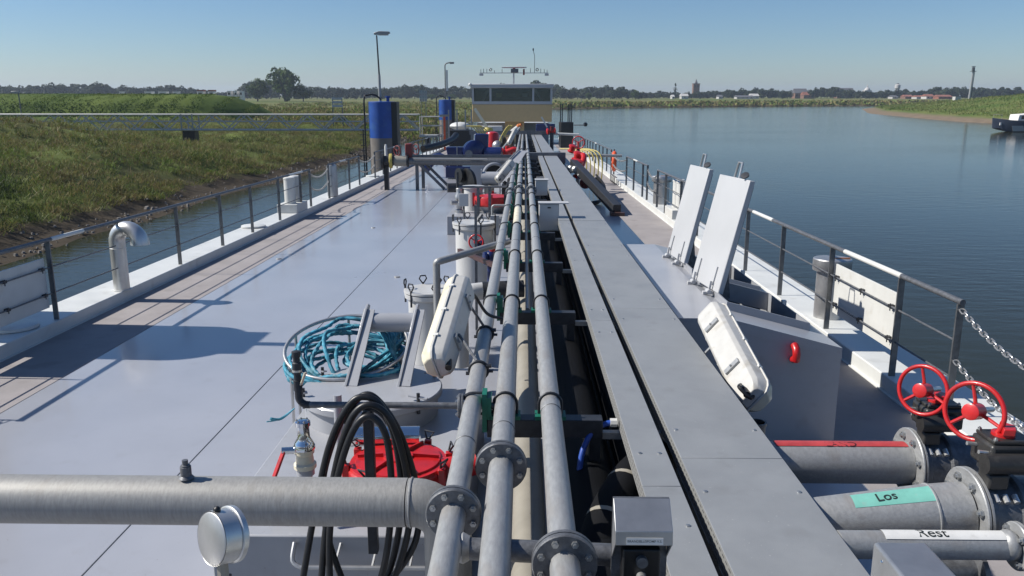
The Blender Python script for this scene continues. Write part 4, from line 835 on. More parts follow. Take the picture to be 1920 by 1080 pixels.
# ------------------------------------------------------------------ starboard loading pipes with gear valves
def gear_valve(label, c, wheel_c, gscale=1.0, Rw=0.122):
    # butterfly valve body across the pipe at c (pipe along x), gearbox on top, red handwheel to port
    t = thing('gear_valve', label, 'valve', tuple(c), 'gear operated valves at the loading pipes')
    cx, cy, cz = c
    put('body', MB().lathe([(0.165, 0), (0.165, 0.02), (0.15, 0.03), (0.15, 0.12), (0.165, 0.13), (0.165, 0.15)], (cx, cy, cz), (1, 0, 0), 36), 'galv_dark', t)
    put('neck', MB().lathe([(0.05, 0.13), (0.045, 0.19), (0.07, 0.195), (0.07, 0.215)], (cx + 0.07, cy, cz), n=20), 'steel_dark', t)
    gz = cz + 0.215; gx = cx + 0.08
    put('gearbox', MB().box(gx - 0.085, gx + 0.11, cy - 0.085, cy + 0.075, gz, gz + 0.115), 'gearbox', t, bevel=0.014)
    put('gear_cover', MB().box(gx - 0.075, gx + 0.095, cy - 0.075, cy + 0.065, gz + 0.1155, gz + 0.132), 'gearbox', t, bevel=0.005)
    put('worm_housing', MB().cyl((gx - 0.12, cy - 0.10, gz + 0.045), (gx + 0.06, cy - 0.10, gz + 0.045), 0.042, n=16), 'gearbox', t)
    put('lower_block', MB().box(gx - 0.095, gx - 0.01, cy - 0.11, cy - 0.02, gz - 0.07, gz - 0.001), 'gearbox', t, bevel=0.01)
    put('pointer', MB().lathe([(0.045, 0), (0.045, 0.012)], (gx, cy - 0.005, gz + 0.1325), n=24), 'red', t)
    put('pointer_arrow', MB().prism([(gx - 0.03, cy - 0.05, gz + 0.146), (gx + 0.015, cy - 0.06, gz + 0.146), (gx + 0.045, cy + 0.0, gz + 0.146), (gx + 0.01, cy + 0.05, gz + 0.146)], (0.004, 0, 0.028)), 'red', t, bevel=0.003)
    for dx, dy in ((-0.075, -0.075), (0.1, -0.075), (-0.075, 0.065), (0.1, 0.065)): hex_bolt(t, (gx + dx * 0.85, cy + dy * 0.85, gz + 0.132), (0, 0, 1), 0.009, 0.008)
    for dy in (-0.06, 0.03):
        put('stop_screw', MB().cyl((gx - 0.085, cy + dy, gz + 0.075), (gx - 0.125, cy + dy, gz + 0.08), 0.009, n=8), 'stainless', t)
    axis = Vector((-0.80, -0.58, 0.16)).normalized(); wc = Vector(wheel_c)
    put('wheel_shaft', MB().cyl(wc, wc - axis * 0.17, 0.013, n=10), 'stainless', t)
    handwheel(t, wc, axis, Rw, 0.0105, rot=1.35, hub=(0.036, 0.07))
    for k in range(3): put('neck_bolt', MB().cyl((cx + 0.02 + 0.04 * k, cy - 0.1, cz + 0.12), (cx + 0.02 + 0.04 * k, cy - 0.13, cz + 0.1), 0.012, n=8), 'stainless', t)
    return t
def tape(parent, x0, x1, c, r0, r1, a0, a1, m):
    mb = MB(); vs = []; n = 12                # tape strip on the upper flank of a pipe running along x
    for i in range(9):
        s = i / 8; x = x0 + (x1 - x0) * s; r = r0 + (r1 - r0) * s + 0.003
        for k in range(n + 1):
            a = a0 + (a1 - a0) * k / n; vs.append((x, c(x)[0] + math.cos(a) * r, c(x)[1] + math.sin(a) * r))
    for i in range(8):
        for k in range(n): mb.f.append((i * (n + 1) + k, i * (n + 1) + k + 1, (i + 1) * (n + 1) + k + 1, (i + 1) * (n + 1) + k))
    mb.v = vs; return put('tape', mb, m, parent)
# far pipe: LAND
t = thing('loading_pipe', 'loading pipe with red LAND tape beside the locker', 'pipe', (1.9, 3.95, 1.13), 'starboard loading pipes')
put('pipe', MB().tube([(1.252, 3.95, 1.125), (2.02, 3.95, 1.125)], 0.109, 32), 'galv', t)
tape(t, 1.32, 2.005, lambda x: (3.95, 1.125), 0.109, 0.109, R_(62), R_(108), 'red_tape')
text_on(t, 'LAND', 0.062, 'ink_red', (1.66, 3.95, 1.2375), (1, 0, 0), (0, 1, 0), 0.1125, -0.018)
flange(t, (2.035, 3.95, 1.125), (-1, 0, 0), 0.185, 0.014, 'galv', 8, 0.018)
gear_valve('far gear valve with red handwheel on the red taped pipe', (2.055, 3.95, 1.125), (2.015, 3.86, 1.56))
put('pipe_tail', MB().tube([(2.21, 3.95, 1.125), (3.2, 3.95, 1.125)], 0.145, 28), 'galv_dark', t)
# middle pipe: Los
t = thing('loading_pipe', 'tapered loading pipe with green Los tape', 'pipe', (1.7, 3.15, 1.25), 'starboard loading pipes')
def cl(x): return (3.22 - 0.05 * (x - 1.2), 1.165 + 0.115 * (x - 1.1))
put('pipe', MB().tube([(1.252, *cl(1.252)), (1.75, *cl(1.75))], [0.0971, 0.122], 48), 'galv', t)
put('weld_ring', MB().torus((1.755, *cl(1.755)), (1, -0.05, 0.1), 0.1215, 0.006, 32, 6), 'galv', t)
put('spool', MB().tube([(1.76, *cl(1.76)), (1.90, *cl(1.90))], 0.122, 32), 'galv', t)
tape(t, 1.415, 1.74, cl, 0.1052, 0.1215, R_(88), R_(128), 'teal_tape')
mid = cl(1.555)
text_on(t, 'Los', 0.062, 'ink', (1.55, mid[0], mid[1] + 0.1165), (1, 0, 0.165), (0, 1, 0), 0.1155, -0.036)
flange(t, (1.915, *cl(1.915)), (-1, 0, -0.05), 0.185, 0.016, 'galv', 8, 0.018)
gear_valve('near gear valve with red handwheel on the green taped pipe', (1.935, *cl(1.915)), (1.935, 3.27, 1.675))
put('pipe_tail', MB().tube([(2.10, *cl(1.93)), (3.2, *cl(1.93))], 0.145, 28), 'galv_dark', t)
# near pipe: Rest
t = thing('loading_pipe', 'thin loading pipe with white Rest tape at the bottom right', 'pipe', (1.5, 2.75, 1.36), 'starboard loading pipes')
put('pipe', MB().tube([(1.252, 2.90, 1.255), (1.94, 2.90, 1.255)], 0.055, 28), 'galv', t)
tape(t, 1.42, 1.90, lambda x: (2.90, 1.255), 0.055, 0.055, R_(55), R_(128), 'white_tape')
text_on(t, 'Rest', 0.066, 'ink', (1.61, 2.90, 1.3138), (1, 0, 0), (0, 1, 0), 0.0585, -0.008)
flange(t, (1.955, 2.90, 1.255), (-1, 0, 0), 0.095, 0.012, 'galv', 4, 0.015)
put('weld_lump', MB().ball((1.915, 2.895, 1.262), 0.061, 14, (0.7, 1, 1)), 'galv', t)
put('lower_flange', MB().lathe([(0.10, 0), (0.10, 0.02)], (1.66, 2.98, 1.08), (-0.9, -0.3, 0), 28), 'beige_pipe', t)
put('lower_body', MB().lathe([(0.06, 0), (0.06, 0.16), (0.10, 0.165), (0.10, 0.185)], (1.69, 3.0, 1.08), (1, 0.1, 0), 24), 'galv_dark', t)
# stainless box at lower right
t = thing('steel_box', 'stainless junction box at the bottom right corner', 'box', (1.3, 2.2, 1.2))
put('box', MB().box(1.195, 1.375, 1.6, 2.50, 1.30, 1.50), 'stainless_dull', t, bevel=0.012)
put('base_plate', MB().box(1.15, 1.194, 1.6, 2.46, 1.31, 1.335), 'beige_pipe', t, bevel=0.006)
put('foot', MB().box(1.26, 1.31, 1.9, 1.95, 0.001, 1.30), 'galv_dark', t)
for y in (2.42, 2.32, 2.22, 2.12): put('weld_spot', MB().ball((1.194, y, 1.47), 0.006, 8), 'chrome', t)
# small upright pipe and blocks between tray and locker
t = thing('stub_pipe', 'short upright steel pipe with dark mouth beside the tray', 'pipe', (1.42, 5.0, 0.5))
put('pipe', MB().lathe([(0.055, 0), (0.055, 0.55), (0.062, 0.551), (0.062, 0.57), (0.05, 0.57), (0.05, 0.3)], (1.50, 4.85, 0.42), n=28, cap=False), 'galv_dark', t)
put('foot', MB().box(1.40, 1.72, 4.68, 5.0, 0.3, 0.42), 'steel_dark', t, bevel=0.01); put('leg', MB().box(1.5, 1.6, 4.8, 4.9, 0.001, 0.3), 'steel_dark', t)
t = thing('pipe_block', 'dark block bracket between the two loading pipes', 'bracket', (1.55, 3.6, 0.8))
put('block', MB().box(1.33, 1.62, 3.52, 3.70, 0.96, 1.05), 'steel_dark', t, bevel=0.01); put('leg', MB().box(1.45, 1.52, 3.58, 3.65, 0.001, 0.96), 'steel_dark', t)
put('clip', MB().box(1.34, 1.36, 3.6, 3.68, 1.0505, 1.075), 'chrome', t)
# fire pump push-button hood
t = thing('switch_hood', 'stainless hood with BRANDBLUSPOMP label in front of the tray', 'box', (0.4, 2.45, 1.2))
hp = [(0.312, 2.56, 1.655), (0.318, 2.56, 1.43), (0.318, 2.43, 1.475), (0.318, 2.43, 1.535)]
put('hood', MB().prism([(0.313, 2.555, 1.625), (0.313, 2.47, 1.545), (0.313, 2.465, 1.495), (0.313, 2.47, 1.495), (0.313, 2.478, 1.54), (0.313, 2.56, 1.617)], (0.195, 0, 0)), 'stainless_dull', t, bevel=0.002)
put('cheek', MB().prism([(0.3135, 2.556, 1.622), (0.3135, 2.474, 1.544), (0.3135, 2.470, 1.496), (0.3135, 2.556, 1.40)], (0.004, 0, 0)), 'stainless_dull', t)
put('cheek', MB().prism([(0.5035, 2.556, 1.622), (0.5035, 2.474, 1.544), (0.5035, 2.470, 1.496), (0.5035, 2.556, 1.40)], (0.004, 0, 0)), 'stainless_dull', t)
put('back_plate', MB().box(0.313, 0.508, 2.561, 2.571, 1.05, 1.622), 'galv_dark', t)
put('switch_case', MB().box(0.345, 0.475, 2.50, 2.56, 1.2, 1.46), 'rubber', t, bevel=0.006)
put('push_button', MB().cyl((0.41, 2.5, 1.42), (0.41, 2.48, 1.42), 0.02, n=20), 'galv_dark', t); put('push_button', MB().cyl((0.41, 2.5, 1.36), (0.41, 2.475, 1.36), 0.017, n=20), 'stainless', t)
put('name_plate', MB().prism([(0.35, 2.4635, 1.500), (0.35, 2.4665, 1.524), (0.475, 2.4665, 1.524), (0.475, 2.4635, 1.500)], (0, -0.0012, 0)), 'white_tape', t)
text_on(t, 'BRANDBLUSPOMP V.S.', 0.0118, 'ink_grey', (0.4125, 2.4635, 1.512), (1, 0, 0), (0, 0.1, 1))
put('post', MB().box(0.38, 0.44, 2.572, 2.61, 0.001, 1.3), 'steel_dark', t)

# ------------------------------------------------------------------ midships: winch, gantry, pumps
t = thing('hose_reel', 'grey and black drum reel with slanted side plate beyond the red hatch', 'winch', (-1.2, 22.5, 0))
put('base', MB().box(-1.95, -0.35, 22.45, 23.2, 0.55, 0.62), 'tank_paint', t)
for x in (-1.85, -1.2, -0.45): put('leg', MB().box(x - 0.04, x + 0.04, 22.5, 22.58, 0.001, 0.55), 'galv_dark', t)
put('drum_disc', MB().lathe([(0.38, 0), (0.4, 0.03), (0.4, 0.1), (0.1, 0.12)], (-1.55, 22.8, 0.98), (-0.8, -0.6, 0), 32), 'rubber', t)
put('drum_disc', MB().lathe([(0.18, 0), (0.2, 0.03), (0.2, 0.14), (0.1, 0.15)], (-1.75, 22.9, 1.18), (-0.8, -0.6, 0), 28), 'rubber', t)
put('motor', MB().cyl((-1.75, 22.6, 0.85), (-2.15, 22.5, 0.85), 0.13, n=18), 'steel_dark', t)
put('drum', MB().cyl((-1.2, 22.8, 1.08), (-0.72, 22.8, 1.08), 0.2, n=28), 'grey_paint', t)
put('side_plate', MB().prism([(-1.22, 22.5, 0.62), (-1.22, 23.1, 0.62), (-1.22, 22.9, 1.35), (-1.22, 22.7, 1.35)], (0.03, 0, 0)), 'grey_paint', t)
put('side_plate', MB().prism([(-0.70, 22.5, 0.62), (-0.70, 23.1, 0.62), (-0.70, 22.9, 1.30), (-0.70, 22.7, 1.30)], (0.03, 0, 0)), 'grey_paint', t)
put('black_box', MB().box(-0.62, -0.38, 22.4, 22.8, 0.6205, 0.95), 'rubber', t); put('small_pot', MB().lathe([(0.1, 0), (0.14, 0.08), (0.14, 0.22), (0.05, 0.3)], (-0.98, 22.6, 0.62), n=16), 'beige_pipe', t)
t = thing('davit', 'slanted grey plate arm with its own hanging strip lamp', 'davit', (-0.6, 24, 0))
put('arm', MB().prism([(-1.35, 23.6, 0.62), (-0.72, 23.6, 0.62), (0.10, 26.0, 1.72), (-0.16, 26.0, 1.72)], (0, 0.05, 0)), 'grey_paint', t)
put('edge_rail', MB().tube([(-1.37, 23.58, 0.64), (-0.17, 25.98, 1.76)], 0.022, 8), 'galv', t)
put('upright', MB().box(-0.5, -0.4, 25.6, 25.7, 0.001, 1.4), 'galv_dark', t)
put('ring_plate', MB().prism([(-1.75, 26.2, 0.001), (-0.9, 26.2, 0.001), (-0.9, 26.2, 1.22), (-1.75, 26.2, 1.22)], (0, 0.04, 0)), 'grey_paint', t)
put('fan_ring', MB().torus((-0.95, 25.9, 0.95), (0.3, -1, 0), 0.36, 0.05, 32, 8), 'grey_paint', t); put('fan_mouth', MB().lathe([(0.34, 0), (0.34, 0.03)], (-0.95, 25.93, 0.95), (0.3, -1, 0), 28), 'rubber', t)
lamp((-0.52, 21.9, 1.36), (0.45, 0.6, 0.55), (0.5, -0.75, 0.1), 0.8, 'white strip lamp on the slanted davit amidships')
put('cable_bundle', MB().tube(smooth_path([(-0.55, 21.7, 1.1), (-0.42, 21.7, 0.9), (-0.46, 21.8, 0.6), (-0.3, 21.9, 0.4), (-0.35, 22, 0.02)], 6), 0.05, 8), 'rubber', label='black cable bundle hanging below the davit lamp', cat='cable')
# manifold gantry
GY = 31.0
t = thing('manifold_frame', 'long grey cross frame of pipes spanning the port half amidships', 'frame', (-2.0, GY, 0))
for x in (-4.12, -3.95):
    put('post', MB().box(x - 0.06, x + 0.06, GY + (x + 4.1) * 3, GY + 0.1 + (x + 4.1) * 3, 0.001, 1.15), 'galv_dark', t)
    put('brace', MB().bar((x + 0.02, GY + 0.05 + (x + 4.1) * 3, 1.05), (x + 1.05, GY + 0.05 + (x + 4.1) * 3, 0.02), 0.10, 0.10), 'galv_dark', t)
put('crossbeam', MB().box(-4.35, -0.35, GY - 0.06, GY + 0.06, 1.25, 1.33), 'galv_dark', t)
put('pipe', MB().tube([(-4.4, GY - 0.1, 1.09), (-0.5, GY - 0.1, 1.06)], 0.14, 20), 'galv_dark', t)
put('pipe', MB().tube([(-4.3, GY + 0.35, 1.22), (-0.5, GY + 0.35, 1.22)], 0.05, 12), 'galv', t)
put('pipe', MB().tube([(-4.2, GY - 0.3, 1.2), (-1.4, GY - 0.3, 1.17)], 0.035, 12), 'galv', t)
put('gauge', MB().lathe([(0.14, 0), (0.14, 0.08)], (-2.1, GY - 0.2, 1.37), (0, -1, 0.1), 24), 'galv_dark', t)
put('end_flange', MB().lathe([(0.24, 0), (0.24, 0.06)], (-4.42, GY - 0.1, 1.1), (-1, 0, 0), 24), 'steel_dark', t)
t = thing('manifold_frame', 'short dark cross beam bridging the cable trays', 'frame', (0.4, GY, 0))
put('crossbeam', MB().box(-0.3, 1.58, GY - 0.16, GY + 0.16, 1.02, 1.42), 'galv_dark', t, bevel=0.01)
for x in (-0.25, 1.5): put('post', MB().box(x - 0.06, x + 0.06, GY - 0.06, GY + 0.06, 0.001, 1.02), 'galv_dark', t)
t = thing('loading_hose', 'port loading valve group with yellow ring and red handwheels', 'valve', (-5.0, GY, 0))
put('coupling', MB().lathe([(0.3, 0), (0.3, 0.08), (0.2, 0.1), (0.2, 0.45)], (-5.45, GY - 0.2, 1.1), (1, 0.1, 0), 24), 'steel_dark', t)
put('yellow_ring', MB().lathe([(0.26, 0), (0.28, 0.02), (0.28, 0.10), (0.26, 0.12)], (-5.15, GY - 0.18, 1.1), (1, 0.1, 0), 24), 'yellow', t)
put('valve_body', MB().lathe([(0.2, 0), (0.2, 0.5)], (-4.95, GY - 0.16, 1.1), (1, 0.05, 0), 20), 'beige_pipe', t)
put('stand', MB().box(-5.35, -5.2, GY - 0.3, GY, 0.005, 0.9), 'rubber', t)
put('gear', MB().box(-4.55, -4.3, GY - 0.1, GY + 0.4, 1.2, 1.75), 'dark_red', t, bevel=0.03)
handwheel(t, (-4.85, GY - 0.1, 1.48), (-0.9, -1, 0), 0.19, 0.02, m='dark_red'); handwheel(t, (-4.25, GY + 0.8, 1.5), (-0.9, -1, 0), 0.2, 0.02, m='dark_red')
put('black_hose', MB().tube(smooth_path([(-4.0, GY + 1, 1.5), (-3.5, GY + 2, 1.6), (-3.1, GY + 3.4, 1.75), (-2.95, GY + 4.2, 1.95)], 5), 0.14, 12), 'rubber', t)
put('white_pole', MB().lathe([(0.055, 0), (0.055, 1.6), (0.03, 1.7)], (-5.4, GY + 0.6, 0.005), n=14), 'white', label='white pole at the port loading valves', cat='pole')
# blue deck pump set
t = thing('pump_set', 'big dark blue pump and motor set on a blue skid', 'pump', (-2.5, 36.5, 0))
put('skid', MB().box(-3.5, -1.3, 35.9, 37.4, 0.06, 0.55), 'blue', t, bevel=0.02)
for x in (-3.3, -2.3, -1.6): put('foot', MB().box(x - 0.1, x + 0.1, 36, 36.2, 0.001, 0.06), 'white', t)
put('volute', MB().lathe([(0.44, -0.1), (0.5, 0), (0.5, 0.12), (0.42, 0.16), (0.5, 0.2), (0.5, 0.33), (0.34, 0.45), (0.12, 0.47)], (-2.3, 36.4, 1.2), (0.35, -1, 0), 32), 'blue', t)
put('volute_outlet', MB().bar((-1.95, 36.5, 0.9), (-1.9, 36.5, 1.98), 0.62, 0.5), 'blue', t, bevel=0.05)
put('motor', MB().cyl((-1.75, 36.3, 1.12), (-1.0, 36.2, 1.12), 0.28, n=24), 'blue', t)
put('side_box', MB().prism([(-3.35, 36.2, 0.551), (-2.8, 36.2, 0.551), (-2.72, 36.2, 1.4), (-3.5, 36.2, 1.4)], (0, 0.6, 0)), 'blue', t, bevel=0.03)
put('cowl', MB().tube(smooth_path([(-3.4, 36.6, 0.6), (-3.8, 36.6, 0.9), (-4.2, 36.7, 0.75), (-4.5, 36.7, 0.4)], 5), 0.22, 14), 'blue', t)
put('shaft_guard', MB().cyl((-2.0, 36.0, 0.72), (-1.3, 36.0, 0.72), 0.1, n=14), 'galv', t)
put('rib', MB().box(-3.02, -2.98, 36.15, 36.199, 0.551, 1.42), 'galv', t)
t = thing('red_cylinder', 'upright red cylinder behind the blue pump set', 'cylinder', (-1.7, 44, 0))
put('body', MB().lathe([(0.36, 0.3), (0.36, 1.75), (0.3, 1.85), (0.1, 1.9)], (-1.72, 44, 0), n=24), 'red', t); put('leg', MB().cyl((-1.72, 44, 0.001), (-1.72, 44, 0.3), 0.2, n=12), 'steel_dark', t)
t = thing('rope_winch', 'small winch wound with brown rope beyond the gantry', 'winch', (-1.0, 43, 0))
put('rope_drum', MB().lathe([(0.36, 0), (0.4, 0.03), (0.36, 0.06), (0.4, 0.12), (0.36, 0.16), (0.4, 0.24), (0.36, 0.3), (0.4, 0.4), (0.36, 0.5)], (-1.1, 43, 1.25), (1, 0, 0), 28), 'rope_brown', t)
put('gear_ball', MB().ball((-1.42, 42.8, 1.2), 0.27, 16), 'stainless_dull', t)
put('cheek', MB().lathe([(0.5, 0), (0.5, 0.04)], (-1.16, 43, 1.25), (1, 0, 0), 28), 'steel_dark', t)
put('cheek', MB().lathe([(0.5, 0), (0.5, 0.04)], (-0.58, 43, 1.25), (1, 0, 0), 28), 'steel_dark', t)
put('base', MB().box(-1.75, -0.5, 42.7, 43.4, 0.001, 0.85), 'galv_dark', t)
t = thing('red_valve', 'red valve cluster beside the rack beyond the gantry', 'valve', (-0.75, 38, 0))
put('body', MB().lathe([(0.1, 0), (0.2, 0.02), (0.2, 0.08), (0.13, 0.12), (0.15, 0.25), (0.13, 0.42), (0.2, 0.46), (0.2, 0.52), (0.1, 0.54)], (-1.05, 38, 1.08), (1, 0, 0.05), 18), 'red', t); put('bonnet', MB().cyl((-0.78, 38, 1.1), (-0.78, 38, 1.38), 0.11, n=12), 'red', t); put('outlet', MB().tube(smooth_path([(-0.8, 37.9, 1.1), (-0.45, 37.9, 1.22), (-0.3, 37.9, 1.0), (-0.33, 37.9, 0.6)], 5), 0.13, 12), 'red', t)
put('post', MB().box(-0.9, -0.7, 37.95, 38.15, 0.001, 0.95), 'steel_dark', t)
lamp((-0.60, 40.2, 1.75), (0.4, 0.5, 0.8), (0.6, -0.7, 0.1), 0.9, 'farthest white strip lamp on a slanted arm')
put('slanted_arm', MB().bar((-1.2, 40.5, 1.0), (-0.25, 44.5, 2.1), 0.08, 0.08), 'galv', label='thin slanted arm behind the red valve cluster', cat='davit')

# starboard manifold
t = thing('sloping_beam', 'dark sloping steel beam reaching down to the starboard deck', 'beam', (2.4, 26, 0))
put('beam', MB().bar((1.80, 29.6, 1.10), (2.70, 23.2, 0.16), 0.24, 0.30), 'steel_dark', t, bevel=0.01)
put('foot', MB().box(2.5, 2.9, 22.95, 23.3, 0.005, 0.10), 'brown', t)
t = thing('red_valve', 'stack of red valves at the starboard manifold', 'valve', (2.0, 29.5, 0))
for p, r in (((1.95, 29.6, 1.05), 0.2), ((1.98, 29.5, 0.72), 0.17), ((2.0, 30.2, 1.3), 0.2), ((1.85, 31.2, 1.55), 0.16)): put('body', MB().lathe([(r * 0.6, -r), (r, -r * 0.8), (r, -r * 0.5), (r * 0.7, -r * 0.4), (r * 0.8, r * 0.3), (r, r * 0.4), (r, r * 0.8), (r * 0.5, r)], p, (0.3, -0.2, 1), 18), 'red', t)
put('bend', MB().tube(smooth_path([(2.0, 30.2, 1.3), (2.2, 30.0, 1.35), (2.15, 29.7, 1.1), (1.98, 29.5, 0.85)], 5), 0.11, 12), 'red', t)
handwheel(t, (2.15, 32.2, 1.75), (-0.3, -1, 0), 0.24, 0.022); put('stem', MB().cyl((2.15, 32.2, 1.2), (2.15, 32.4, 1.75), 0.07, n=10), 'dark_red', t)
put('lower_valve', MB().ball((2.1, 27.6, 0.55), 0.2, 14), 'dark_red', t); put('stand', MB().cyl((2.0, 29.5, 0.001), (2.0, 29.5, 0.6), 0.1, n=12), 'stainless_dull', t)
put('coupling', MB().cyl((1.9, 28.2, 0.75), (2.3, 28.0, 0.72), 0.1, n=14), 'stainless_dull', t)
put('cross_pipe', MB().tube([(2.1, 33.2, 1.2), (4.0, 33.2, 1.18)], 0.06, 12), 'galv', label='horizontal pipe carrying the yellow hoses to starboard', cat='pipe')
for k in range(6):
    x = 2.25 + 0.16 * k
    put('yellow_hose', MB().tube(smooth_path([(x - 0.75, 34.0, 1.42), (x - 0.35, 33.5, 1.43), (x, 33.1, 1.30), (x + 0.13, 32.9, 0.9), (x + 0.10, 32.8, 0.3 - 0.02 * k)], 6), 0.024, 8), 'yellow', label='yellow hose draped over the starboard pipe beside the red valves', cat='hose', group='yellow hoses over the starboard pipe')
t = thing('black_hose', 'dark hoses hanging in loops below the starboard valves', 'hose', (2.2, 27, 0))
for k in range(4): put('hose', MB().tube(smooth_path([(2.5, 28.0, 0.8 - 0.1 * k), (2.72 - 0.03 * k, 27.2, 0.5), (2.62 - 0.05 * k, 26.4 - 0.2 * k, 0.15), (2.2, 26.2 - 0.2 * k, 0.04)], 6), 0.035, 8), 'rubber', t)
t = thing('lifebuoy', 'orange lifebuoy hung edge-on at the starboard rail end', 'lifebuoy', (4.1, 37, 0.18))
put('ring', MB().torus((4.03, 36.2, 0.78), (1.0, -0.14, 0.0), 0.36, 0.10, 36, 12), 'orange', t)
put('holder', MB().box(4.02, 4.08, 36.45, 36.5, 0.18, 1.3), 'galv_dark', t); put('white_band', MB().box(3.9, 4.16, 35.98, 36.1, 0.40, 0.52), 'white', t)
t = thing('ball_fittings', 'white fittings beside the tray beyond the starboard beam', 'fitting', (1.55, 30, 0))
for k in range(3): put('fitting', MB().lathe([(0.09, 0), (0.11, 0.05), (0.11, 0.2), (0.06, 0.28)], (1.62 + 0.13 * k, 29.4 - 0.4 * k, 0.85), (-0.5, -0.6, 0.6), 14), 'white', t)
put('leg', MB().box(1.6, 1.7, 29.3, 29.4, 0.001, 0.85), 'galv_dark', t)
t = thing('stair_steps', 'small steel step irons on the starboard coaming', 'steps', (3.84, 34, 0))
for k in range(4): put('step', MB().tube([(3.83, 33.2 + 0.5 * k, 0.03), (3.72, 33.2 + 0.5 * k, 0.03), (3.72, 33.2 + 0.5 * k, 0.3), (3.83, 33.2 + 0.5 * k, 0.3)], 0.02, 6), 'steel_dark', t)
# second manifold far aft
t = thing('manifold_frame', 'far dark cross frame in front of the wheelhouse', 'frame', (0, 58, 0))
put('crossbeam', MB().box(-3.9, 2.2, 57.9, 58.1, 1.35, 1.62), 'galv_dark', t)
for x in (-3.7, -0.9, 2.0): put('post', MB().box(x - 0.1, x + 0.1, 57.9, 58.1, 0.001, 1.35), 'galv_dark', t)
put('pipe', MB().tube([(2.2, 58, 1.42), (3.9, 58, 1.35)], 0.09, 12), 'tank_paint', t)
t = thing('red_valve', 'red valve cluster at the far cross frame to starboard', 'valve', (1.9, 57, 0))
put('body', MB().lathe([(0.12, 0), (0.22, 0.05), (0.22, 0.12), (0.13, 0.18), (0.13, 0.5), (0.22, 0.56), (0.22, 0.63), (0.1, 0.68)], (1.55, 57, 1.6), (1, 0.1, 0.1), 18), 'red', t); put('bonnet', MB().cyl((1.9, 57, 1.6), (1.9, 57, 1.95), 0.12, n=12), 'dark_red', t); put('lever', MB().bar((1.6, 57, 1.9), (1.2, 57, 2.6), 0.1, 0.1), 'white', t); put('stand', MB().box(1.8, 2.0, 56.95, 57.15, 0.001, 1.5), 'steel_dark', t)
t = thing('orange_pump', 'small orange pump at the far end of the pipe rack', 'pump', (-0.35, 59, 0))
put('body', MB().lathe([(0.08, 0), (0.15, 0.04), (0.17, 0.12), (0.17, 0.28), (0.1, 0.34), (0.1, 0.44), (0.05, 0.46)], (-0.5, 59, 1.85), (0.6, -0.5, 0.4), 18), 'orange_pump', t); put('stand', MB().box(-0.6, -0.3, 58.9, 59.2, 0.001, 1.7), 'steel_dark', t); put('nozzle', MB().cyl((-0.5, 58.8, 1.8), (-0.9, 58.6, 1.5), 0.18, n=12), 'white', t)
for nm, x0, lb in (('port', -3.2, 'yellow hose hung behind the blue pump set'), ('mid', -1.55, 'yellow hose hung beside the upright red cylinder')):
    for k in range(5 if nm == 'port' else 3):
        s = 0.16 * k
        if nm == 'port': pp = [(x0 - 0.5 + s, 52, 2.05), (x0 - 0.1 + s, 52, 2.0), (x0 + 0.35 + s, 52, 1.5), (x0 + 0.75 + s, 52, 0.75)]
        else: pp = [(x0 + 0.6 + s * 0.6, 52, 2.1), (x0 + 0.35 + s * 0.6, 52, 1.85), (x0 + s * 0.6, 52, 1.2), (x0 - 0.1 + s * 0.6, 52, 0.5)]
        put('yellow_hose', MB().tube(smooth_path(pp, 6), 0.035, 8), 'yellow', label=lb, cat='hose', group=lb + ' together')
t = thing('deck_crane', 'pale yellow folded crane jib in front of the wheelhouse', 'crane', (-3.4, 66, 0))
put('jib', MB().bar((-4.0, 66, 3.2), (-3.0, 66, 1.7), 0.22, 0.22), 'cream', t); put('base', MB().lathe([(0.4, 0.001), (0.4, 1.5), (0.3, 1.7)], (-2.9, 66, 0), n=18), 'yellow', t)
t = thing('orange_ladder', 'orange pole stand at the far port side', 'pole', (-6.0, 60, 0))
put('pole', MB().box(-5.95, -5.8, 60, 60.1, 0.18, 2.6), 'orange', t); put('head', MB().box(-6.2, -5.5, 60, 60.1, 2.601, 2.75), 'beige_pipe', t)
put('side_locker', MB().box(-5.6, -3.9, 61, 63, 0.005, 1.6), 'rubber', label='black box at the far port side', cat='locker', bevel=0.03)
put('side_locker', MB().box(3.05, 4.1, 68, 72, 0.005, 2.1), 'rubber', label='tall black box at the far starboard side', cat='locker', bevel=0.03)
for x in (3.1, 3.25, 3.75, 3.9, 4.05): put('box_post', MB().box(x - 0.04, x + 0.04, 70, 70.1, 2.101, 3.6), 'steel_dark', label='dark upright post on the far starboard box', cat='post', group='dark posts on the far starboard box')
put('searchlight', MB().lathe([(0.07, 0), (0.17, 0.2), (0.17, 0.28)], (4.85, 66, 1.95), (0.5, 1, 0), 16), 'rubber', label='black spotlight sticking out at the far starboard rail', cat='light')
put('light_arm', MB().cyl((4.0, 66, 1.9), (4.9, 66, 1.9), 0.04, n=8), 'galv_dark', label='arm carrying the far black spotlight', cat='arm')
t = thing('tender_boat', 'small pale boat stowed beside the wheelhouse', 'boat', (-5.2, 70, 1.5))
put('hull', MB().ball((-5.5, 70, 1.75), 0.7, 16, (1.3, 2.0, 0.5)), 'white', t); put('cradle', MB().box(-5.9, -4.7, 69.5, 70.5, 0.005, 1.5), 'rubber', t)
for k, x in enumerate((-6.3, -5.6, -4.9, -4.4)):
    put('stern_post', MB().box(x - 0.05, x + 0.05, 68, 68.1, 0.18, 3.1), 'galv', label='%s slim post beside the wheelhouse' % ('first', 'second', 'third', 'fourth')[k] + ' counted from port', cat='post', group='slim posts beside the wheelhouse')

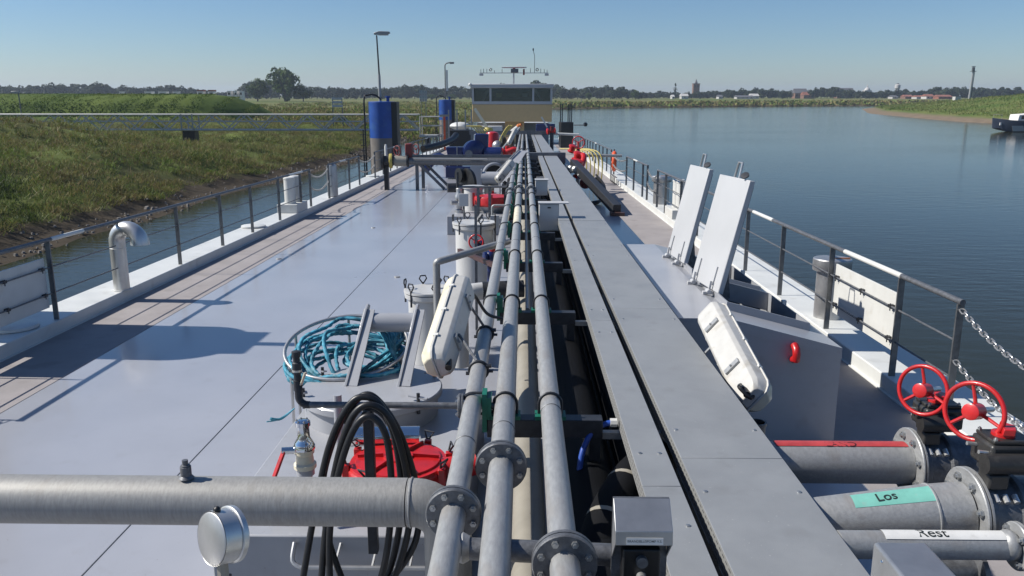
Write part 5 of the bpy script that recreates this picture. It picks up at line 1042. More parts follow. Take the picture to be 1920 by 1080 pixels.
# ------------------------------------------------------------------ wheelhouse
HY = 75.0
t = thing('wheelhouse', 'tan wheelhouse with a band of dark windows and flat grey roof', 'wheelhouse', (-1.12, HY, 0))
X0, X1 = -4.78, 2.55
put('lower_wall', MB().box(X0 + 0.02, X1 - 0.02, HY, HY + 5, 2.05, 3.62), 'wh_tan', t, bevel=0.03)
put('sill_band', MB().box(X0, X1, HY - 0.03, HY + 5.03, 3.6205, 3.88), 'wh_grey', t)
put('trunk', MB().box(-1.8, 0.0, HY + 1, HY + 4, 0.001, 2.05), 'wh_tan', t)
bars = ((X0, X0 + 0.18), (-3.18, -3.0), (0.72, 0.90), (X1 - 0.18, X1))
for a, b in bars: put('mullion', MB().box(a, b, HY, HY + 0.18, 3.8805, 5.05), 'wh_grey', t)
for a, b in bars[:1] + bars[3:]: put('mullion', MB().box(a, b, HY + 4.8, HY + 4.98, 3.8805, 5.05), 'wh_grey', t)
for i in range(3):
    put('window', MB().box(bars[i][1], bars[i + 1][0], HY + 0.06, HY + 0.09, 3.8805, 5.05), 'pane', t)
for x in (X0 + 0.05, X1 - 0.08): put('window', MB().box(x, x + 0.03, HY + 0.18, HY + 4.8, 3.8805, 5.05), 'glass', t)
put('roof', MB().box(X0 - 0.12, X1 + 0.12, HY - 0.2, HY + 5.2, 5.0505, 5.42), 'wh_grey', t, bevel=0.05)
put('back_wall', MB().box(X0 + 0.1, X1 - 0.1, HY + 4.6, HY + 4.7, 3.8805, 5.05), 'interior', t)
put('console', MB().prism([(-3.4, HY + 0.6, 3.8805), (-3.4, HY + 1.6, 3.8805), (-3.4, HY + 1.5, 4.3), (-3.4, HY + 0.8, 4.15)], (4.6, 0, 0)), 'interior', t)
put('helm_chair', MB().box(-1.5, -0.8, HY + 2.0, HY + 2.6, 3.8805, 4.75), 'rubber', t, bevel=0.08)
put('screen', MB().box(-2.6, -2.1, HY + 1.2, HY + 1.25, 4.3, 4.65), 'yellow', t); put('screen', MB().box(-0.2, 0.3, HY + 1.2, HY + 1.25, 4.3, 4.62), 'wh_grey', t)
for xa_, xb_ in ((X0 + 0.9, -3.25), (X1 - 0.9, 0.95)): put('blind', MB().bar((xa_, HY + 1.4, 3.95), (xb_, HY + 0.5, 5.0), 0.22, 0.04, (0, 1, 0)), 'wh_grey', t)
put('wiper', MB().bar((-2.2, HY + 0.03, 4.98), (-0.6, HY + 0.03, 4.92), 0.05, 0.04), 'rubber', t)
put('roof_lamp', MB().ball((X0 - 0.15, HY - 0.2, 5.35), 0.16, 10), 'white', t)
m = thing('radar_mast', 'mast on the wheelhouse roof with white radar bar and lamps', 'mast', (-0.95, HY + 1, 5.42))
put('pole', MB().cyl((-0.98, HY + 1, 5.42), (-0.98, HY + 1, 6.45), 0.07, n=12), 'wh_grey', m)
put('yard', MB().box(-4.1, 2.2, HY + 0.97, HY + 1.03, 6.40, 6.46), 'wh_grey', m)
put('radar_bar', MB().box(-2.1, 0.2, HY + 0.9, HY + 1.1, 6.86, 6.98), 'white', m, bevel=0.02); put('radar_motor', MB().box(-1.25, -0.55, HY + 0.85, HY + 1.15, 6.47, 6.8), 'galv_dark', m); put('radar_neck', MB().cyl((-0.95, HY + 1, 6.8), (-0.95, HY + 1, 6.86), 0.12, n=12), 'red', m)
put('red_stripe', MB().box(-1.9, 0.0, HY + 0.892, HY + 0.899, 6.87, 6.90), 'red', m)
for x in (-3.95, 2.05): put('floodlight', MB().box(x - 0.18, x + 0.18, HY + 0.9, HY + 1.1, 6.18, 6.38), 'wh_grey', m)
for x in (-3.1, 1.17): put('horn', MB().torus((x, HY + 1, 6.72), (0.2, 1, 0), 0.11, 0.04, 18, 8), 'galv_dark', m)
for x, h in ((-4.0, 0.3), (-3.75, 0.35), (-3.45, 0.35), (-2.75, 0.2), (-2.05, 0.3), (0.55, 0.4), (1.5, 0.35), (1.82, 0.3), (2.08, 0.25)): put('antenna', MB().cyl((x, HY + 1, 6.46), (x, HY + 1, 6.46 + h), 0.022, n=6), 'steel_dark', m)
put('tall_antenna', MB().tube([(0.93, HY + 1, 6.46), (0.93, HY + 1, 8.0), (0.85, HY + 1, 8.2), (0.80, HY + 1, 8.4)], 0.025, 6), 'galv_dark', m); put('antenna_head', MB().box(0.74, 0.86, HY + 0.95, HY + 1.05, 8.4, 8.6), 'rubber', m)
put('red_light', MB().cyl((-0.05, HY + 1, 6.25), (-0.05, HY + 1, 6.78), 0.08, n=10), 'dark_red', m)
put('stern_house', MB().box(-4.6, 2.4, HY + 5, HY + 14, 0.001, 1.9), 'wh_grey', label='low grey deckhouse under the wheelhouse', cat='deckhouse')
put('blue_cover', MB().box(1.0, 2.6, HY - 6, HY - 5, 1.2, 1.95), 'blue', label='blue covered box in front of the wheelhouse to starboard', cat='box', bevel=0.05)
put('grey_cover', MB().box(-4.2, -1.9, HY - 5, HY - 3, 0.005, 1.75), 'tank_paint', label='pale grey box in front of the wheelhouse to port', cat='box', bevel=0.05)

SHIP_DONE = True
TRIM_M = Matrix.Translation(EYE) @ Matrix.Rotation(-TRIM, 4, 'X') @ Matrix.Translation(-EYE)
for o in SHIP: o.matrix_basis = TRIM_M @ o.matrix_basis
def wpos(x, y, z=0): return TRIM_M @ V(x, y, z)

# ------------------------------------------------------------------ river, banks, dyke, fields (true horizontal)
def raw(name, vs, fs, m, kind=None, smooth=True, **kw):
    me = bpy.data.meshes.new(name); me.from_pydata(vs, [], fs); me.validate()
    if smooth: me.shade_smooth()
    me.materials.append(MATS[m]); o = bpy.data.objects.new(name, me); COL.objects.link(o); return props(o, kind=kind, **kw)
raw('river_water', [(-3500, -600, WATER), (3500, -600, WATER), (3500, 3500, WATER), (-3500, 3500, WATER)], [(0, 1, 2, 3)], 'water', 'structure', False)
SHORE = [(-17.5, -60), (-17.4, 0), (-17.4, 18), (-17.4, 25.8), (-17.6, 29.4), (-17.3, 34.8), (-16.9, 43), (-16.5, 49), (-15.4, 60), (-13.9, 69.5), (-14.6, 100), (-14.5, 121), (-12, 170), (-6, 230), (3, 290), (14, 338), (27, 351), (53, 374), (80, 391), (140, 420), (183, 431), (300, 455), (600, 520), (1500, 700)]
def hsh(x, y): return math.sin(x * 12.9898 + y * 78.233) * 43758.5453 % 1.0
def vnoise(x, y):
    xi, yi = math.floor(x), math.floor(y); u, v = x - xi, y - yi; u = u * u * (3 - 2 * u); v = v * v * (3 - 2 * v)
    return (hsh(xi, yi) * (1 - u) + hsh(xi + 1, yi) * u) * (1 - v) + (hsh(xi, yi + 1) * (1 - u) + hsh(xi + 1, yi + 1) * u) * v
def resample(P, step):
    out = []
    for (a, b) in zip(P[:-1], P[1:]):
        L = math.dist(a, b); n = max(1, int(L / step(a)))
        for i in range(n): out.append((a[0] + (b[0] - a[0]) * i / n, a[1] + (b[1] - a[1]) * i / n))
    return out + [P[-1]]
sh = resample(SHORE, lambda a: 1.6 if a[1] < 130 else 12)
for _ in range(3): sh = [sh[0]] + [((sh[i - 1][0] + 2 * sh[i][0] + sh[i + 1][0]) / 4, (sh[i - 1][1] + 2 * sh[i][1] + sh[i + 1][1]) / 4) for i in range(1, len(sh) - 1)] + [sh[-1]]
def bank_h(s, x, y):
    pts = ((-6, -1.5), (0, -0.02), (1.4, 0.22), (2.4, 0.55), (4.5, 1.05), (9, 1.75), (16, 2.1), (40, 2.15), (300, 2.4), (4000, 2.6))
    h = pts[-1][1]
    for (a, ha), (b, hb) in zip(pts[:-1], pts[1:]):
        if s <= b: h = ha + (hb - ha) * (s - a) / (b - a); break
    if s > 0.3: h += (vnoise(x * 0.28, y * 0.28) - 0.5) * min(1.0, s * 0.12) * (1 if s < 60 else 0.3) + (vnoise(x * 0.9 + 9, y * 0.9) - 0.5) * min(0.4, s * 0.07) * (1 if s < 60 else 0.2)
    if 3 < s < 120 and y < 150:              # hummock beside the barge, lower ground under the footbridge
        k = min(1, (s - 3) / 12) * min(1, max(0, (120 - s) / 60)); h += k * ((1.25 + 0.4 * min(1, max(0, (s - 8) / 12))) * math.exp(-((y - 46) / 13) ** 2) - 1.0 * math.exp(-((y - 74) / 10) ** 2))
    return WATER + h
SS = [-6, -2, 0, 0.5, 1, 1.5, 2, 2.6, 3.3, 4.2, 5.3, 6.6, 8, 10, 12, 15, 18, 22, 27, 33, 40, 50, 62, 80, 100, 130, 170, 230, 320, 450, 700, 1200, 2200, 3600]
vs, fs = [], []; NSH = []
for i, (x, y) in enumerate(sh):
    a, b = sh[max(0, i - 2)], sh[min(len(sh) - 1, i + 2)]; d = Vector((b[0] - a[0], b[1] - a[1], 0)).normalized(); n = V(-d.y, d.x, 0)
    wob = (vnoise(y * 0.25, 3.3) - 0.5) * 1.0 + (vnoise(y * 0.9, 7.3) - 0.5) * 0.35
    NSH.append((x, y, n, wob))
    for s in SS:
        px, py = x + n.x * (s + wob), y + n.y * (s + wob); vs.append((px, py, bank_h(s, px, py)))
m_ = len(SS)
for i in range(len(sh) - 1):
    for k in range(m_ - 1): fs.append((i * m_ + k, (i + 1) * m_ + k, (i + 1) * m_ + k + 1, i * m_ + k + 1))
fs = [tuple(reversed(f)) for f in fs]
near_n = sum(1 for (x, y) in sh if y < 150)
cut = (near_n - 1) * (m_ - 1)
raw('river_bank', vs[:near_n * m_], fs[:cut], 'bank_soil', 'structure')
raw('far_field', [(x, y, z) for (x, y, z) in vs[(near_n - 1) * m_:]], [tuple(i - (near_n - 1) * m_ for i in f) for f in fs[cut:]], 'field_soil', 'structure')
# dyke with rounded end
vs, fs = [], []
prof = [(-17, -0.9), (-13, -0.45), (-9.5, 0.1), (-7.0, 0.35), (-6.0, 1.3), (-4.6, 2.1), (-2.6, 2.6), (-1.2, 2.95), (1.5, 3.05), (6, 1.3), (12, -0.9)]
ridge = [(-260, 175), (-180, 140), (-130, 122), (-100, 114), (-80, 111), (-65, 110), (-52, 111), (-44, 113), (-38, 115), (-34.5, 116.5)]
ridge = resample(ridge, lambda a: 2.5)
for i, (x, y) in enumerate(ridge):
    e = max(0.0, min(1.0, (-36 - x) / 9)); e = math.sqrt(1 - (1 - e) ** 2)
    for s, h in prof:
        hh = -0.9 + (h + 0.9) * e + (vnoise(x * 0.4, s + y) - 0.5) * 0.22 * e
        vs.append((x + s * 0.05, y + s * (0.35 + 0.65 * e), hh))
m_ = len(prof)
for i in range(len(ridge) - 1):
    for k in range(m_ - 1): fs.append((i * m_ + k, (i + 1) * m_ + k, (i + 1) * m_ + k + 1, i * m_ + k + 1))
raw('dyke', vs, fs, 'dyke_soil', 'structure')

# low vegetation: many small blades in one mass
def blades(name, P, hmin, hmax, wd, m, seed, label, cat, lean=0.5):
    r = np.random.default_rng(seed); n = len(P); P = np.asarray(P, float)
    a = r.uniform(0, 2 * np.pi, n); h = r.uniform(hmin, hmax, n); w = r.uniform(wd * 0.6, wd * 1.4, n)
    dx, dy = np.cos(a) * w, np.sin(a) * w; lx, ly = r.normal(0, lean, n) * h, r.normal(0, lean, n) * h
    v = np.zeros((n, 4, 3))
    v[:, 0] = P + np.stack([-dx, -dy, -0.05 + 0 * h], 1); v[:, 1] = P + np.stack([dx, dy, -0.05 + 0 * h], 1)
    v[:, 2] = P + np.stack([lx + dx * 0.6, ly + dy * 0.6, h], 1); v[:, 3] = P + np.stack([lx - dx * 0.6, ly - dy * 0.6, h * 0.96], 1)
    me = bpy.data.meshes.new(name); me.vertices.add(n * 4); me.vertices.foreach_set('co', v.reshape(-1)); me.loops.add(n * 4); me.loops.foreach_set('vertex_index', np.arange(n * 4, dtype=np.int32))
    me.polygons.add(n); me.polygons.foreach_set('loop_start', np.arange(0, n * 4, 4, dtype=np.int32)); me.update(calc_edges=True)
    me.materials.append(MATS[m]); o = bpy.data.objects.new(name, me); COL.objects.link(o)
    return props(o, label=label, cat=cat, kind='stuff')
r = random.Random(11); P = []
idx = [i for i, q in enumerate(NSH) if 8 < q[1] < 128]
def bank_pt(i, s):
    x, y, n, wob = NSH[i]; px, py = x + n.x * (s + wob) + r.uniform(-0.8, 0.8), y + r.uniform(-0.9, 0.9); return px, py, bank_h(s, px, py)
g_ = np.random.default_rng(31); cl_ = []
for _ in range(11000):                       # clumps of leaves and stalks, some as rounded hummocks
    i = r.choice(idx); s = 2.3 + 40 * r.random() ** 1.5; x, y, z = bank_pt(i, s)
    if vnoise(x * 0.5, y * 0.5) < 0.15: continue
    hum = r.random() < 0.12 and s > 3.5
    cw = r.uniform(0.4, 1.2) if hum else r.uniform(0.2, 0.7); ch = cw * r.uniform(0.4, 0.8) if hum else r.uniform(0.08, 0.5) * (0.3 + 1.2 * vnoise(x * 0.3 + 50, y * 0.3)) * (0.5 if s < 4 else 1)
    cl_.append((x, y, z, cw, ch, 150 * cw if hum else 46))
for (x, y, z, cw, ch, n) in cl_:
    n = int(n * (1.0 if y < 60 else 0.6)); a = g_.uniform(0, 6.283, n); q = np.sqrt(g_.random(n)); zz = z + ch * np.sqrt(np.maximum(0, 1 - q * q)) * g_.uniform(0.7, 1.0, n)
    P.append(np.stack([x + cw * q * np.cos(a), y + cw * q * np.sin(a), zz], 1))
blades('bank_weeds', np.concatenate(P), 0.05, 0.19, 0.013, 'weeds', 3, 'rough green and brown weeds covering the river bank', 'weeds', 0.9)
P = []
for _ in range(60000):
    i = r.choice(idx); s = 3 + 60 * r.random() ** 1.2; q = bank_pt(i, s)
    if vnoise(q[0] * 0.16 + 5, q[1] * 0.16) > 0.45: P.append(q)
blades('bank_grass', P, 0.12, 0.5, 0.014, 'reed', 4, 'dry grass stalks among the bank weeds', 'grass', 0.25)
P = []
for _ in range(110000):
    i = r.randrange(len(ridge)); x, y = ridge[i]
    if x < -125: continue
    e = max(0.0, min(1.0, (-36 - x) / 9)); e = math.sqrt(1 - (1 - e) ** 2); s = r.uniform(-15, 2); h = 0
    for (a, ha), (b, hb) in zip(prof[:-1], prof[1:]):
        if s <= b: h = ha + (hb - ha) * (s - a) / (b - a); break
    P.append((x + r.uniform(-1.2, 1.2), y + s * (0.35 + 0.65 * e), -0.9 + (h + 0.9) * e))
blades('dyke_grass_cover', P, 0.03, 0.10, 0.05, 'dyke_grass', 6, 'bright green grass covering the dyke', 'grass', 0.4)
P = []
for _ in range(30000):                       # dark nettles along the steep face of the dyke
    i = r.randrange(len(ridge)); x, y = ridge[i]; e = max(0.0, min(1.0, (-36 - x) / 9)); e = math.sqrt(1 - (1 - e) ** 2)
    if x < -125 or e < 0.5: continue
    s = r.gauss(-6.6, 1.1) + 1.2 * (vnoise(x * 0.12, 4.4) - 0.5); h = 0
    if vnoise(x * 0.25, s * 0.5) < 0.25: continue
    for (a, ha), (b, hb) in zip(prof[:-1], prof[1:]):
        if s <= b: h = ha + (hb - ha) * (s - a) / (b - a); break
    P.append((x + r.uniform(-1.2, 1.2), y + s * (0.35 + 0.65 * e) - 0.1, -0.9 + (h + 0.9) * e + 0.05))
blades('dyke_tufts', P, 0.03, 0.12, 0.05, 'tufts', 16, 'dark tufts in a band along the dyke face', 'tufts', 0.5)  # darker blades massed in a band along the steep face
P = []
fidx = [k for k, q in enumerate(NSH) if 60 < q[1] < 345]
for _ in range(5200):
    x, y, n, wob = NSH[r.choice(fidx)]; s = 1.2 + 90 * r.random() ** 1.6; px, py = x + n.x * s + r.uniform(-3, 3), y + n.y * s + r.uniform(-4, 4); z = bank_h(s, px, py)
    if y + n.y * s < 100: continue
    cw, ch = r.uniform(0.5, 1.6), r.uniform(0.3, 0.9)
    for _k in range(22): P.append((px + r.gauss(0, cw * 0.6), py + r.gauss(0, cw * 0.6), z + ch * 0.5 * r.random()))
blades('field_weeds', P, 0.12, 0.45, 0.09, 'weeds', 8, 'rough weeds over the distant flat field', 'weeds', 0.6)
P = []
for _ in range(9000):                        # low scrub on the far shore
    x, y, n, wob = NSH[r.choice([k for k in range(len(NSH)) if NSH[k][1] > 330 and NSH[k][0] < 420])] if _ % 1 == 0 else None
    s = 2 + 10 * r.random() ** 2; px, py = x + n.x * s + r.uniform(-6, 6), y + n.y * s + r.uniform(-6, 6)
    P.append((px, py, bank_h(s, px, py)))
blades('shore_scrub', P, 0.3, 1.2, 0.6, 'weeds', 9, 'dark low scrub lining the far shore', 'scrub', 0.4)
# spit at right
SP = [(135, 330), (118, 285), (109, 262), (105, 250), (99.5, 220), (94.5, 192), (92, 173), (94, 163), (101, 150), (115, 135), (140, 120), (200, 100)]
spp = resample(SP, lambda a: 5); vs, fs = [], []
SS2 = [-8, 0, 2, 4, 6, 8, 11, 14, 18, 23, 29, 36, 45, 56, 70, 90, 120, 170, 250]
def spit_h(s, x, y):
    h = -1.2 if s < -4 else (s * 0.16 if s < 8 else 1.28 + min(2.3, (s - 8) * 0.075))
    g = math.exp(-(((x - 165) / 42) ** 2 + ((y - 215) / 50) ** 2)); h += 3.3 * g * min(1, max(0, s / 18)) + (1.3 * math.exp(-(((x - 230) / 50) ** 2 + ((y - 210) / 60) ** 2)) if s > 5 else 0)
    if s > 0: h += (vnoise(x * 0.2, y * 0.2) - 0.5) * min(0.4, s * 0.05)
    return WATER + h
for i, (x, y) in enumerate(spp):
    a, b = spp[max(0, i - 2)], spp[min(len(spp) - 1, i + 2)]; d = Vector((b[0] - a[0], b[1] - a[1], 0)).normalized(); n = V(-d.y, d.x, 0)
    n = (n * 0.35 + V(1, 0.03, 0) * 0.65).normalized()
    for s in SS2: px, py = x + n.x * s, y + n.y * s; vs.append((px, py, spit_h(s, px, py)))
m_ = len(SS2)
for i in range(len(spp) - 1):
    for k in range(m_ - 1): fs.append((i * m_ + k, i * m_ + k + 1, (i + 1) * m_ + k + 1, (i + 1) * m_ + k)[::-1])
raw('spit', vs, fs, 'spit_soil', 'structure')
P = []
for _ in range(90000):
    i = r.randrange(len(spp) - 1); x, y = spp[i]; s = 7 + 90 * r.random() ** 1.4; px, py = x + s + r.uniform(-2, 2), y + r.uniform(-3, 3) + 0.03 * s
    P.append((px, py, spit_h(s, px, py) - 0.05))
blades('point_grass_cover', P, 0.06, 0.3, 0.08, 'point_grass', 12, 'green grass over the point of land at right', 'grass', 0.5)
# stones and rubble on the near mud edge, too many to count
g_ = np.random.default_rng(77); mb = MB()
for k in range(1500):
    i = r.choice(idx); s = r.choice((r.uniform(0.5, 1.1), r.uniform(0.5, 2.6))); x, y, z = bank_pt(i, max(0.02, s)); q = r.uniform(0.03, 0.11) * (1.6 if r.random() < 0.06 else 1)
    o_ = [(q * math.cos(a) * r.uniform(0.7, 1.2), q * math.sin(a) * r.uniform(0.7, 1.2)) for a in [j * 1.2566 for j in range(5)]]
    mb.add([(x + u_, y + v_, z - 0.02) for u_, v_ in o_] + [(x + u_ * 0.6, y + v_ * 0.6, z + q * r.uniform(0.4, 0.9)) for u_, v_ in o_], [(5, 6, 7, 8, 9)] + [(j, (j + 1) % 5, 5 + (j + 1) % 5, 5 + j) for j in range(5)])
put('shore_stones', mb, 'concrete', ship=False, label='small stones and rubble on the muddy water edge', cat='stones', kind='stuff')

# ------------------------------------------------------------------ mooring piles
def pile(x, y, top, lamp_kind, label):
    t = thing('mooring_pile', label, 'pile', (x, y, WATER - 1), 'blue topped mooring piles', ship=False); R0 = 0.78
    put('lower_tube', MB().cyl((x, y, WATER - 1), (x, y, top - 2.05), R0, n=40, cap=False), 'concrete', t)
    put('blue_top', MB().lathe([(R0 + 0.002, top - 2.05), (R0 + 0.002, top - 0.03), (R0 - 0.03, top), (0.02, top + 0.02)], (x, y, 0), n=40), 'pile_blue', t)
    f = put('fender', MB().box(x + R0 * 0.55, x + R0 + 0.14, y - 0.50, y + 0.50, WATER - 0.5, top - 0.02), 'rubber', t, bevel=0.02)
    put('cap_pin', MB().lathe([(0.09, 0), (0.09, 0.22), (0.16, 0.23), (0.16, 0.3)], (x + 0.35, y, top + 0.01), n=14), 'pile_blue', t)
    cp = put('conduit', MB().tube(smooth_path([(x + 0.0, y - 0.15, top + 0.1), (x - 0.35, y - 0.2, top + 0.36), (x - 0.75, y - 0.25, top + 0.36), (x - 0.96, y - 0.3, top + 0.18), (x - 0.98, y - 0.3, top - 1), (x - 0.98, y - 0.3, WATER)], 6), 0.05, 10), 'rubber', t)
    lad = put('ladder', MB().bar((x - 1.12, y - 0.2, WATER), (x - 1.12, y - 0.2, top - 1.6), 0.06, 0.06), 'steel_dark', t)
    for k in range(11): put('rung', MB().cyl((x - 1.3, y - 0.2, WATER + 0.3 + 0.3 * k), (x - 1.0, y - 0.2, WATER + 0.3 + 0.3 * k), 0.025, n=6), 'steel_dark', lad)
    return t
def pile_lamp(x, y, top, kind, label):
    t = thing('street_lamp', label, 'lamp', (x, y, top), 'lamps on the piles', ship=False)
    if kind == 0:
        put('lower_pole', MB().cyl((x, y, top), (x, y, top + 1.5), 0.085, 0.075, n=12), 'galv', t); put('upper_pole', MB().cyl((x, y, top + 1.5), (x - 0.06, y, top + 3.65), 0.048, 0.04, n=10), 'steel_dark', t)
        put('lamp_head', MB().prism([(x - 0.2, y - 0.12, top + 3.68), (x + 0.55, y - 0.12, top + 3.68), (x + 0.72, y - 0.12, top + 3.76), (x + 0.66, y - 0.12, top + 3.85), (x + 0.1, y - 0.12, top + 3.87), (x - 0.2, y - 0.12, top + 3.78)], (0, 0.24, 0)), 'galv', t, bevel=0.02)
        put('lamp_glass', MB().box(x + 0.05, x + 0.6, y - 0.1, y + 0.1, top + 3.64, top + 3.679), 'white', t)
    else:
        put('pole', MB().tube([(x, y, top), (x, y, top + 3.4)] + arc((x + 0.3, y, top + 3.4), 0.3, math.pi, math.pi / 2, (1, 0, 0), (0, 0, 1), 6) + [(x + 0.6, y, top + 3.78)], 0.06, 10), 'galv_dark', t)
        put('lamp_head', MB().box(x + 0.5, x + 0.95, y - 0.12, y + 0.12, top + 3.62, top + 3.8), 'galv_dark', t, bevel=0.03); put('light_tube', MB().box(x + 0.1, x + 0.28, y - 0.1, y + 0.1, top + 0.9, top + 3.0), 'white', t)
PT = ((-8.22, 47.3, 2.55, 0), (-8.2, 86.0, 2.42, 1), (-8.3, 10.1, 3.25, 0))
pile(*PT[0][:3], 0, 'nearest visible blue topped mooring pile beside the port rail'); pile(*PT[1][:3], 0, 'farther blue topped mooring pile left of the wheelhouse'); pile(*PT[2][:3], 0, 'mooring pile out of frame whose rounded shadow falls on the port deck')
pile_lamp(-8.32, 47.3, 2.56, 0, 'lamp with flat head on the nearer pile'); pile_lamp(-8.25, 86.0, 2.43, 1, 'bent lamp post with white tube on the farther pile'); pile_lamp(-8.4, 10.1, 3.26, 0, 'lamp on the pile out of frame')

# ------------------------------------------------------------------ footbridge from the bank
BY = 72.0; zt, zbm = 1.27, -0.07
t = thing('footbridge', 'long galvanised truss footbridge crossing from the bank to the piles', 'footbridge', (-28, BY, zbm), ship=False)
xa, xb = -52.0, -9.4
for yy in (BY, BY + 1.3):
    put('top_chord', MB().tube([(xa, yy, zt - 0.05), (xb, yy, zt - 0.05)], 0.07, 10), 'galv_light', t); put('bottom_chord', MB().tube([(xa, yy, zbm - 0.05), (xb, yy, zbm - 0.05)], 0.075, 10), 'galv_light', t)
    put('middle_rail', MB().tube([(xa, yy, 0.62), (xb, yy, 0.62)], 0.035, 8), 'galv_light', t)
    n = 30; st = (xb - xa) / n
    for k in range(n):
        x = xa + k * st; a, b = ((x, yy, zbm), (x + st, yy, zt - 0.09)) if k % 2 == 0 else ((x, yy, zt - 0.09), (x + st, yy, zbm))
        put('diagonal', MB().tube([a, b], 0.055, 8), 'galv_light', t)
put('walk_deck', MB().box(xa, xb, BY + 0.05, BY + 1.25, zbm - 0.09, zbm - 0.04), 'galv_dark', t)
put('pier', MB().box(-30.5, -29.4, BY + 0.2, BY + 1.1, WATER - 0.5, zbm - 0.101), 'rubber', t)
for x in (-30.4, -29.4):
    for yy in (BY - 0.09, BY + 1.39): put('pier_frame', MB().box(x - 0.05, x + 0.05, yy - 0.04, yy + 0.04, zbm - 0.1, zt + 0.01), 'galv', t)
t = thing('landing_stage', 'grey railed landing platform at the end of the footbridge', 'platform', (-8.3, BY, -0.6), ship=False)
put('deck', MB().box(-9.3, -7.1, BY - 0.2, BY + 1.5, -0.72, -0.55), 'galv_light', t)
for x in (-9.2, -7.2):
    for yy in (BY - 0.15, BY + 1.45): put('post', MB().tube([(x, yy, -0.55), (x, yy, 1.1)], 0.04, 8), 'galv_light', t)
for z in (0.25, 1.05):
    for yy in (BY - 0.15, BY + 1.45): put('rail', MB().tube([(-9.16, yy, z), (-7.24, yy, z)], 0.035, 8), 'galv_light', t)
put('column', MB().cyl((-8.6, BY + 0.6, WATER - 0.5), (-8.6, BY + 0.6, -0.72), 0.25, n=16), 'steel_dark', t)

# ------------------------------------------------------------------ trees
def crown_mesh(name, n, seed, leaf, kind='round', mname='leaf_far'):
    r = np.random.default_rng(seed); cl = 26
    C = r.normal(0, 1, (cl, 3)); C /= np.linalg.norm(C, axis=1)[:, None]; C *= (r.uniform(0.25, 0.78, cl))[:, None]; C[:, 2] *= 0.95
    rad = r.uniform(0.22, 0.42, cl)
    if kind == 'cone': C[:, 2] = r.uniform(-0.9, 0.9, cl); s = (0.95 - C[:, 2]) / 1.9; C[:, 0] *= s; C[:, 1] *= s; rad *= 0.5
    k = r.integers(0, cl, n); D = r.normal(0, 1, (n, 3)); D /= np.linalg.norm(D, axis=1)[:, None]
    P = C[k] + D * (rad[k] * r.uniform(0.75, 1.0, n) ** 0.5)[:, None]
    nrm = D + r.normal(0, 0.45, (n, 3)); nrm /= np.linalg.norm(nrm, axis=1)[:, None]
    up = r.normal(0, 1, (n, 3)); a = np.cross(nrm, up); a /= np.linalg.norm(a, axis=1)[:, None]; b = np.cross(nrm, a)
    s = (leaf * r.uniform(0.6, 1.4, n))[:, None]
    v = np.stack([P - a * s - b * s * 0.7, P + a * s - b * s * 0.5, P + a * s * 0.8 + b * s, P - a * s * 0.7 + b * s * 0.8], 1)
    me = bpy.data.meshes.new(name); me.vertices.add(n * 4); me.vertices.foreach_set('co', v.reshape(-1)); me.loops.add(n * 4); me.loops.foreach_set('vertex_index', np.arange(n * 4, dtype=np.int32))
    me.polygons.add(n); me.polygons.foreach_set('loop_start', np.arange(0, n * 4, 4, dtype=np.int32)); me.update(calc_edges=True); me.materials.append(MATS[mname]); return me
CR = [crown_mesh('crown', 1500, 20 + i, 0.085) for i in range(5)]; CONE = crown_mesh('crown', 700, 40, 0.06, 'cone'); CRN = [crown_mesh('crown', 2600, 50 + i, 0.05, 'round', 'leaf_near') for i in range(2)]
tb = MB(); tb.tube([(0, 0, 0), (0.02, 0, 0.25), (0.0, 0.02, 0.55)], [0.04, 0.03, 0.018], 8)
for k in range(5):
    a = k * 1.257; tb.tube([(0.01, 0.01, 0.3 + 0.03 * k), (0.14 * math.cos(a), 0.14 * math.sin(a), 0.5 + 0.03 * k), (0.24 * math.cos(a), 0.24 * math.sin(a), 0.68 + 0.02 * k)], [0.018, 0.012, 0.005], 6)
TM = bpy.data.meshes.new('trunk'); TM.from_pydata(tb.v, [], tb.f); TM.shade_smooth(); TM.materials.append(MATS['bark'])
def tree(x, y, z0, h, w, me, label, group, name='tree', rot=0.0):
    t = thing(name, label, 'tree', (x, y, z0), group, ship=False)
    o = bpy.data.objects.new('trunk', TM); COL.objects.link(o); o.parent = t; o.scale = (h * 0.8, h * 0.8, h)
    c = bpy.data.objects.new('crown', me); COL.objects.link(c); c.parent = t; c.location = (0, 0, h * 0.5); c.scale = (w / 2, w / 2, h * 0.53); c.rotation_euler = (0, 0, rot)
    return t
def gz(x, y):
    return WATER + 2.35
def at_px(px, d): return ((px - 983) / 1500 * d, d)
def z_px(py, d): return 2.93 + (178 - py) * d / 1500
SIL = [(-30, 157), (0, 157), (60, 161), (105, 158), (130, 156), (160, 157), (185, 160), (203, 151), (232, 159), (300, 162), (340, 161), (380, 164), (398, 170), (420, 173), (465, 166), (478, 152), (497, 146), (518, 152), (585, 160), (600, 162), (640, 163), (680, 163), (720, 164), (752, 160), (776, 154), (800, 161), (830, 165), (872, 160), (905, 166), (942, 157), (975, 163), (1010, 151), (1035, 157), (1055, 166), (1090, 164), (1118, 160), (1145, 163), (1166, 164), (1188, 170), (1215, 173), (1232, 171), (1275, 174), (1300, 171), (1325, 168), (1362, 167), (1400, 166), (1440, 167), (1470, 171), (1495, 168), (1530, 163), (1560, 166), (1590, 170), (1640, 169), (1672, 167), (1690, 172), (1715, 165), (1740, 164), (1800, 164), (1850, 164), (1900, 165), (1960, 165)]
r = random.Random(21); px = -30.0; row = 0
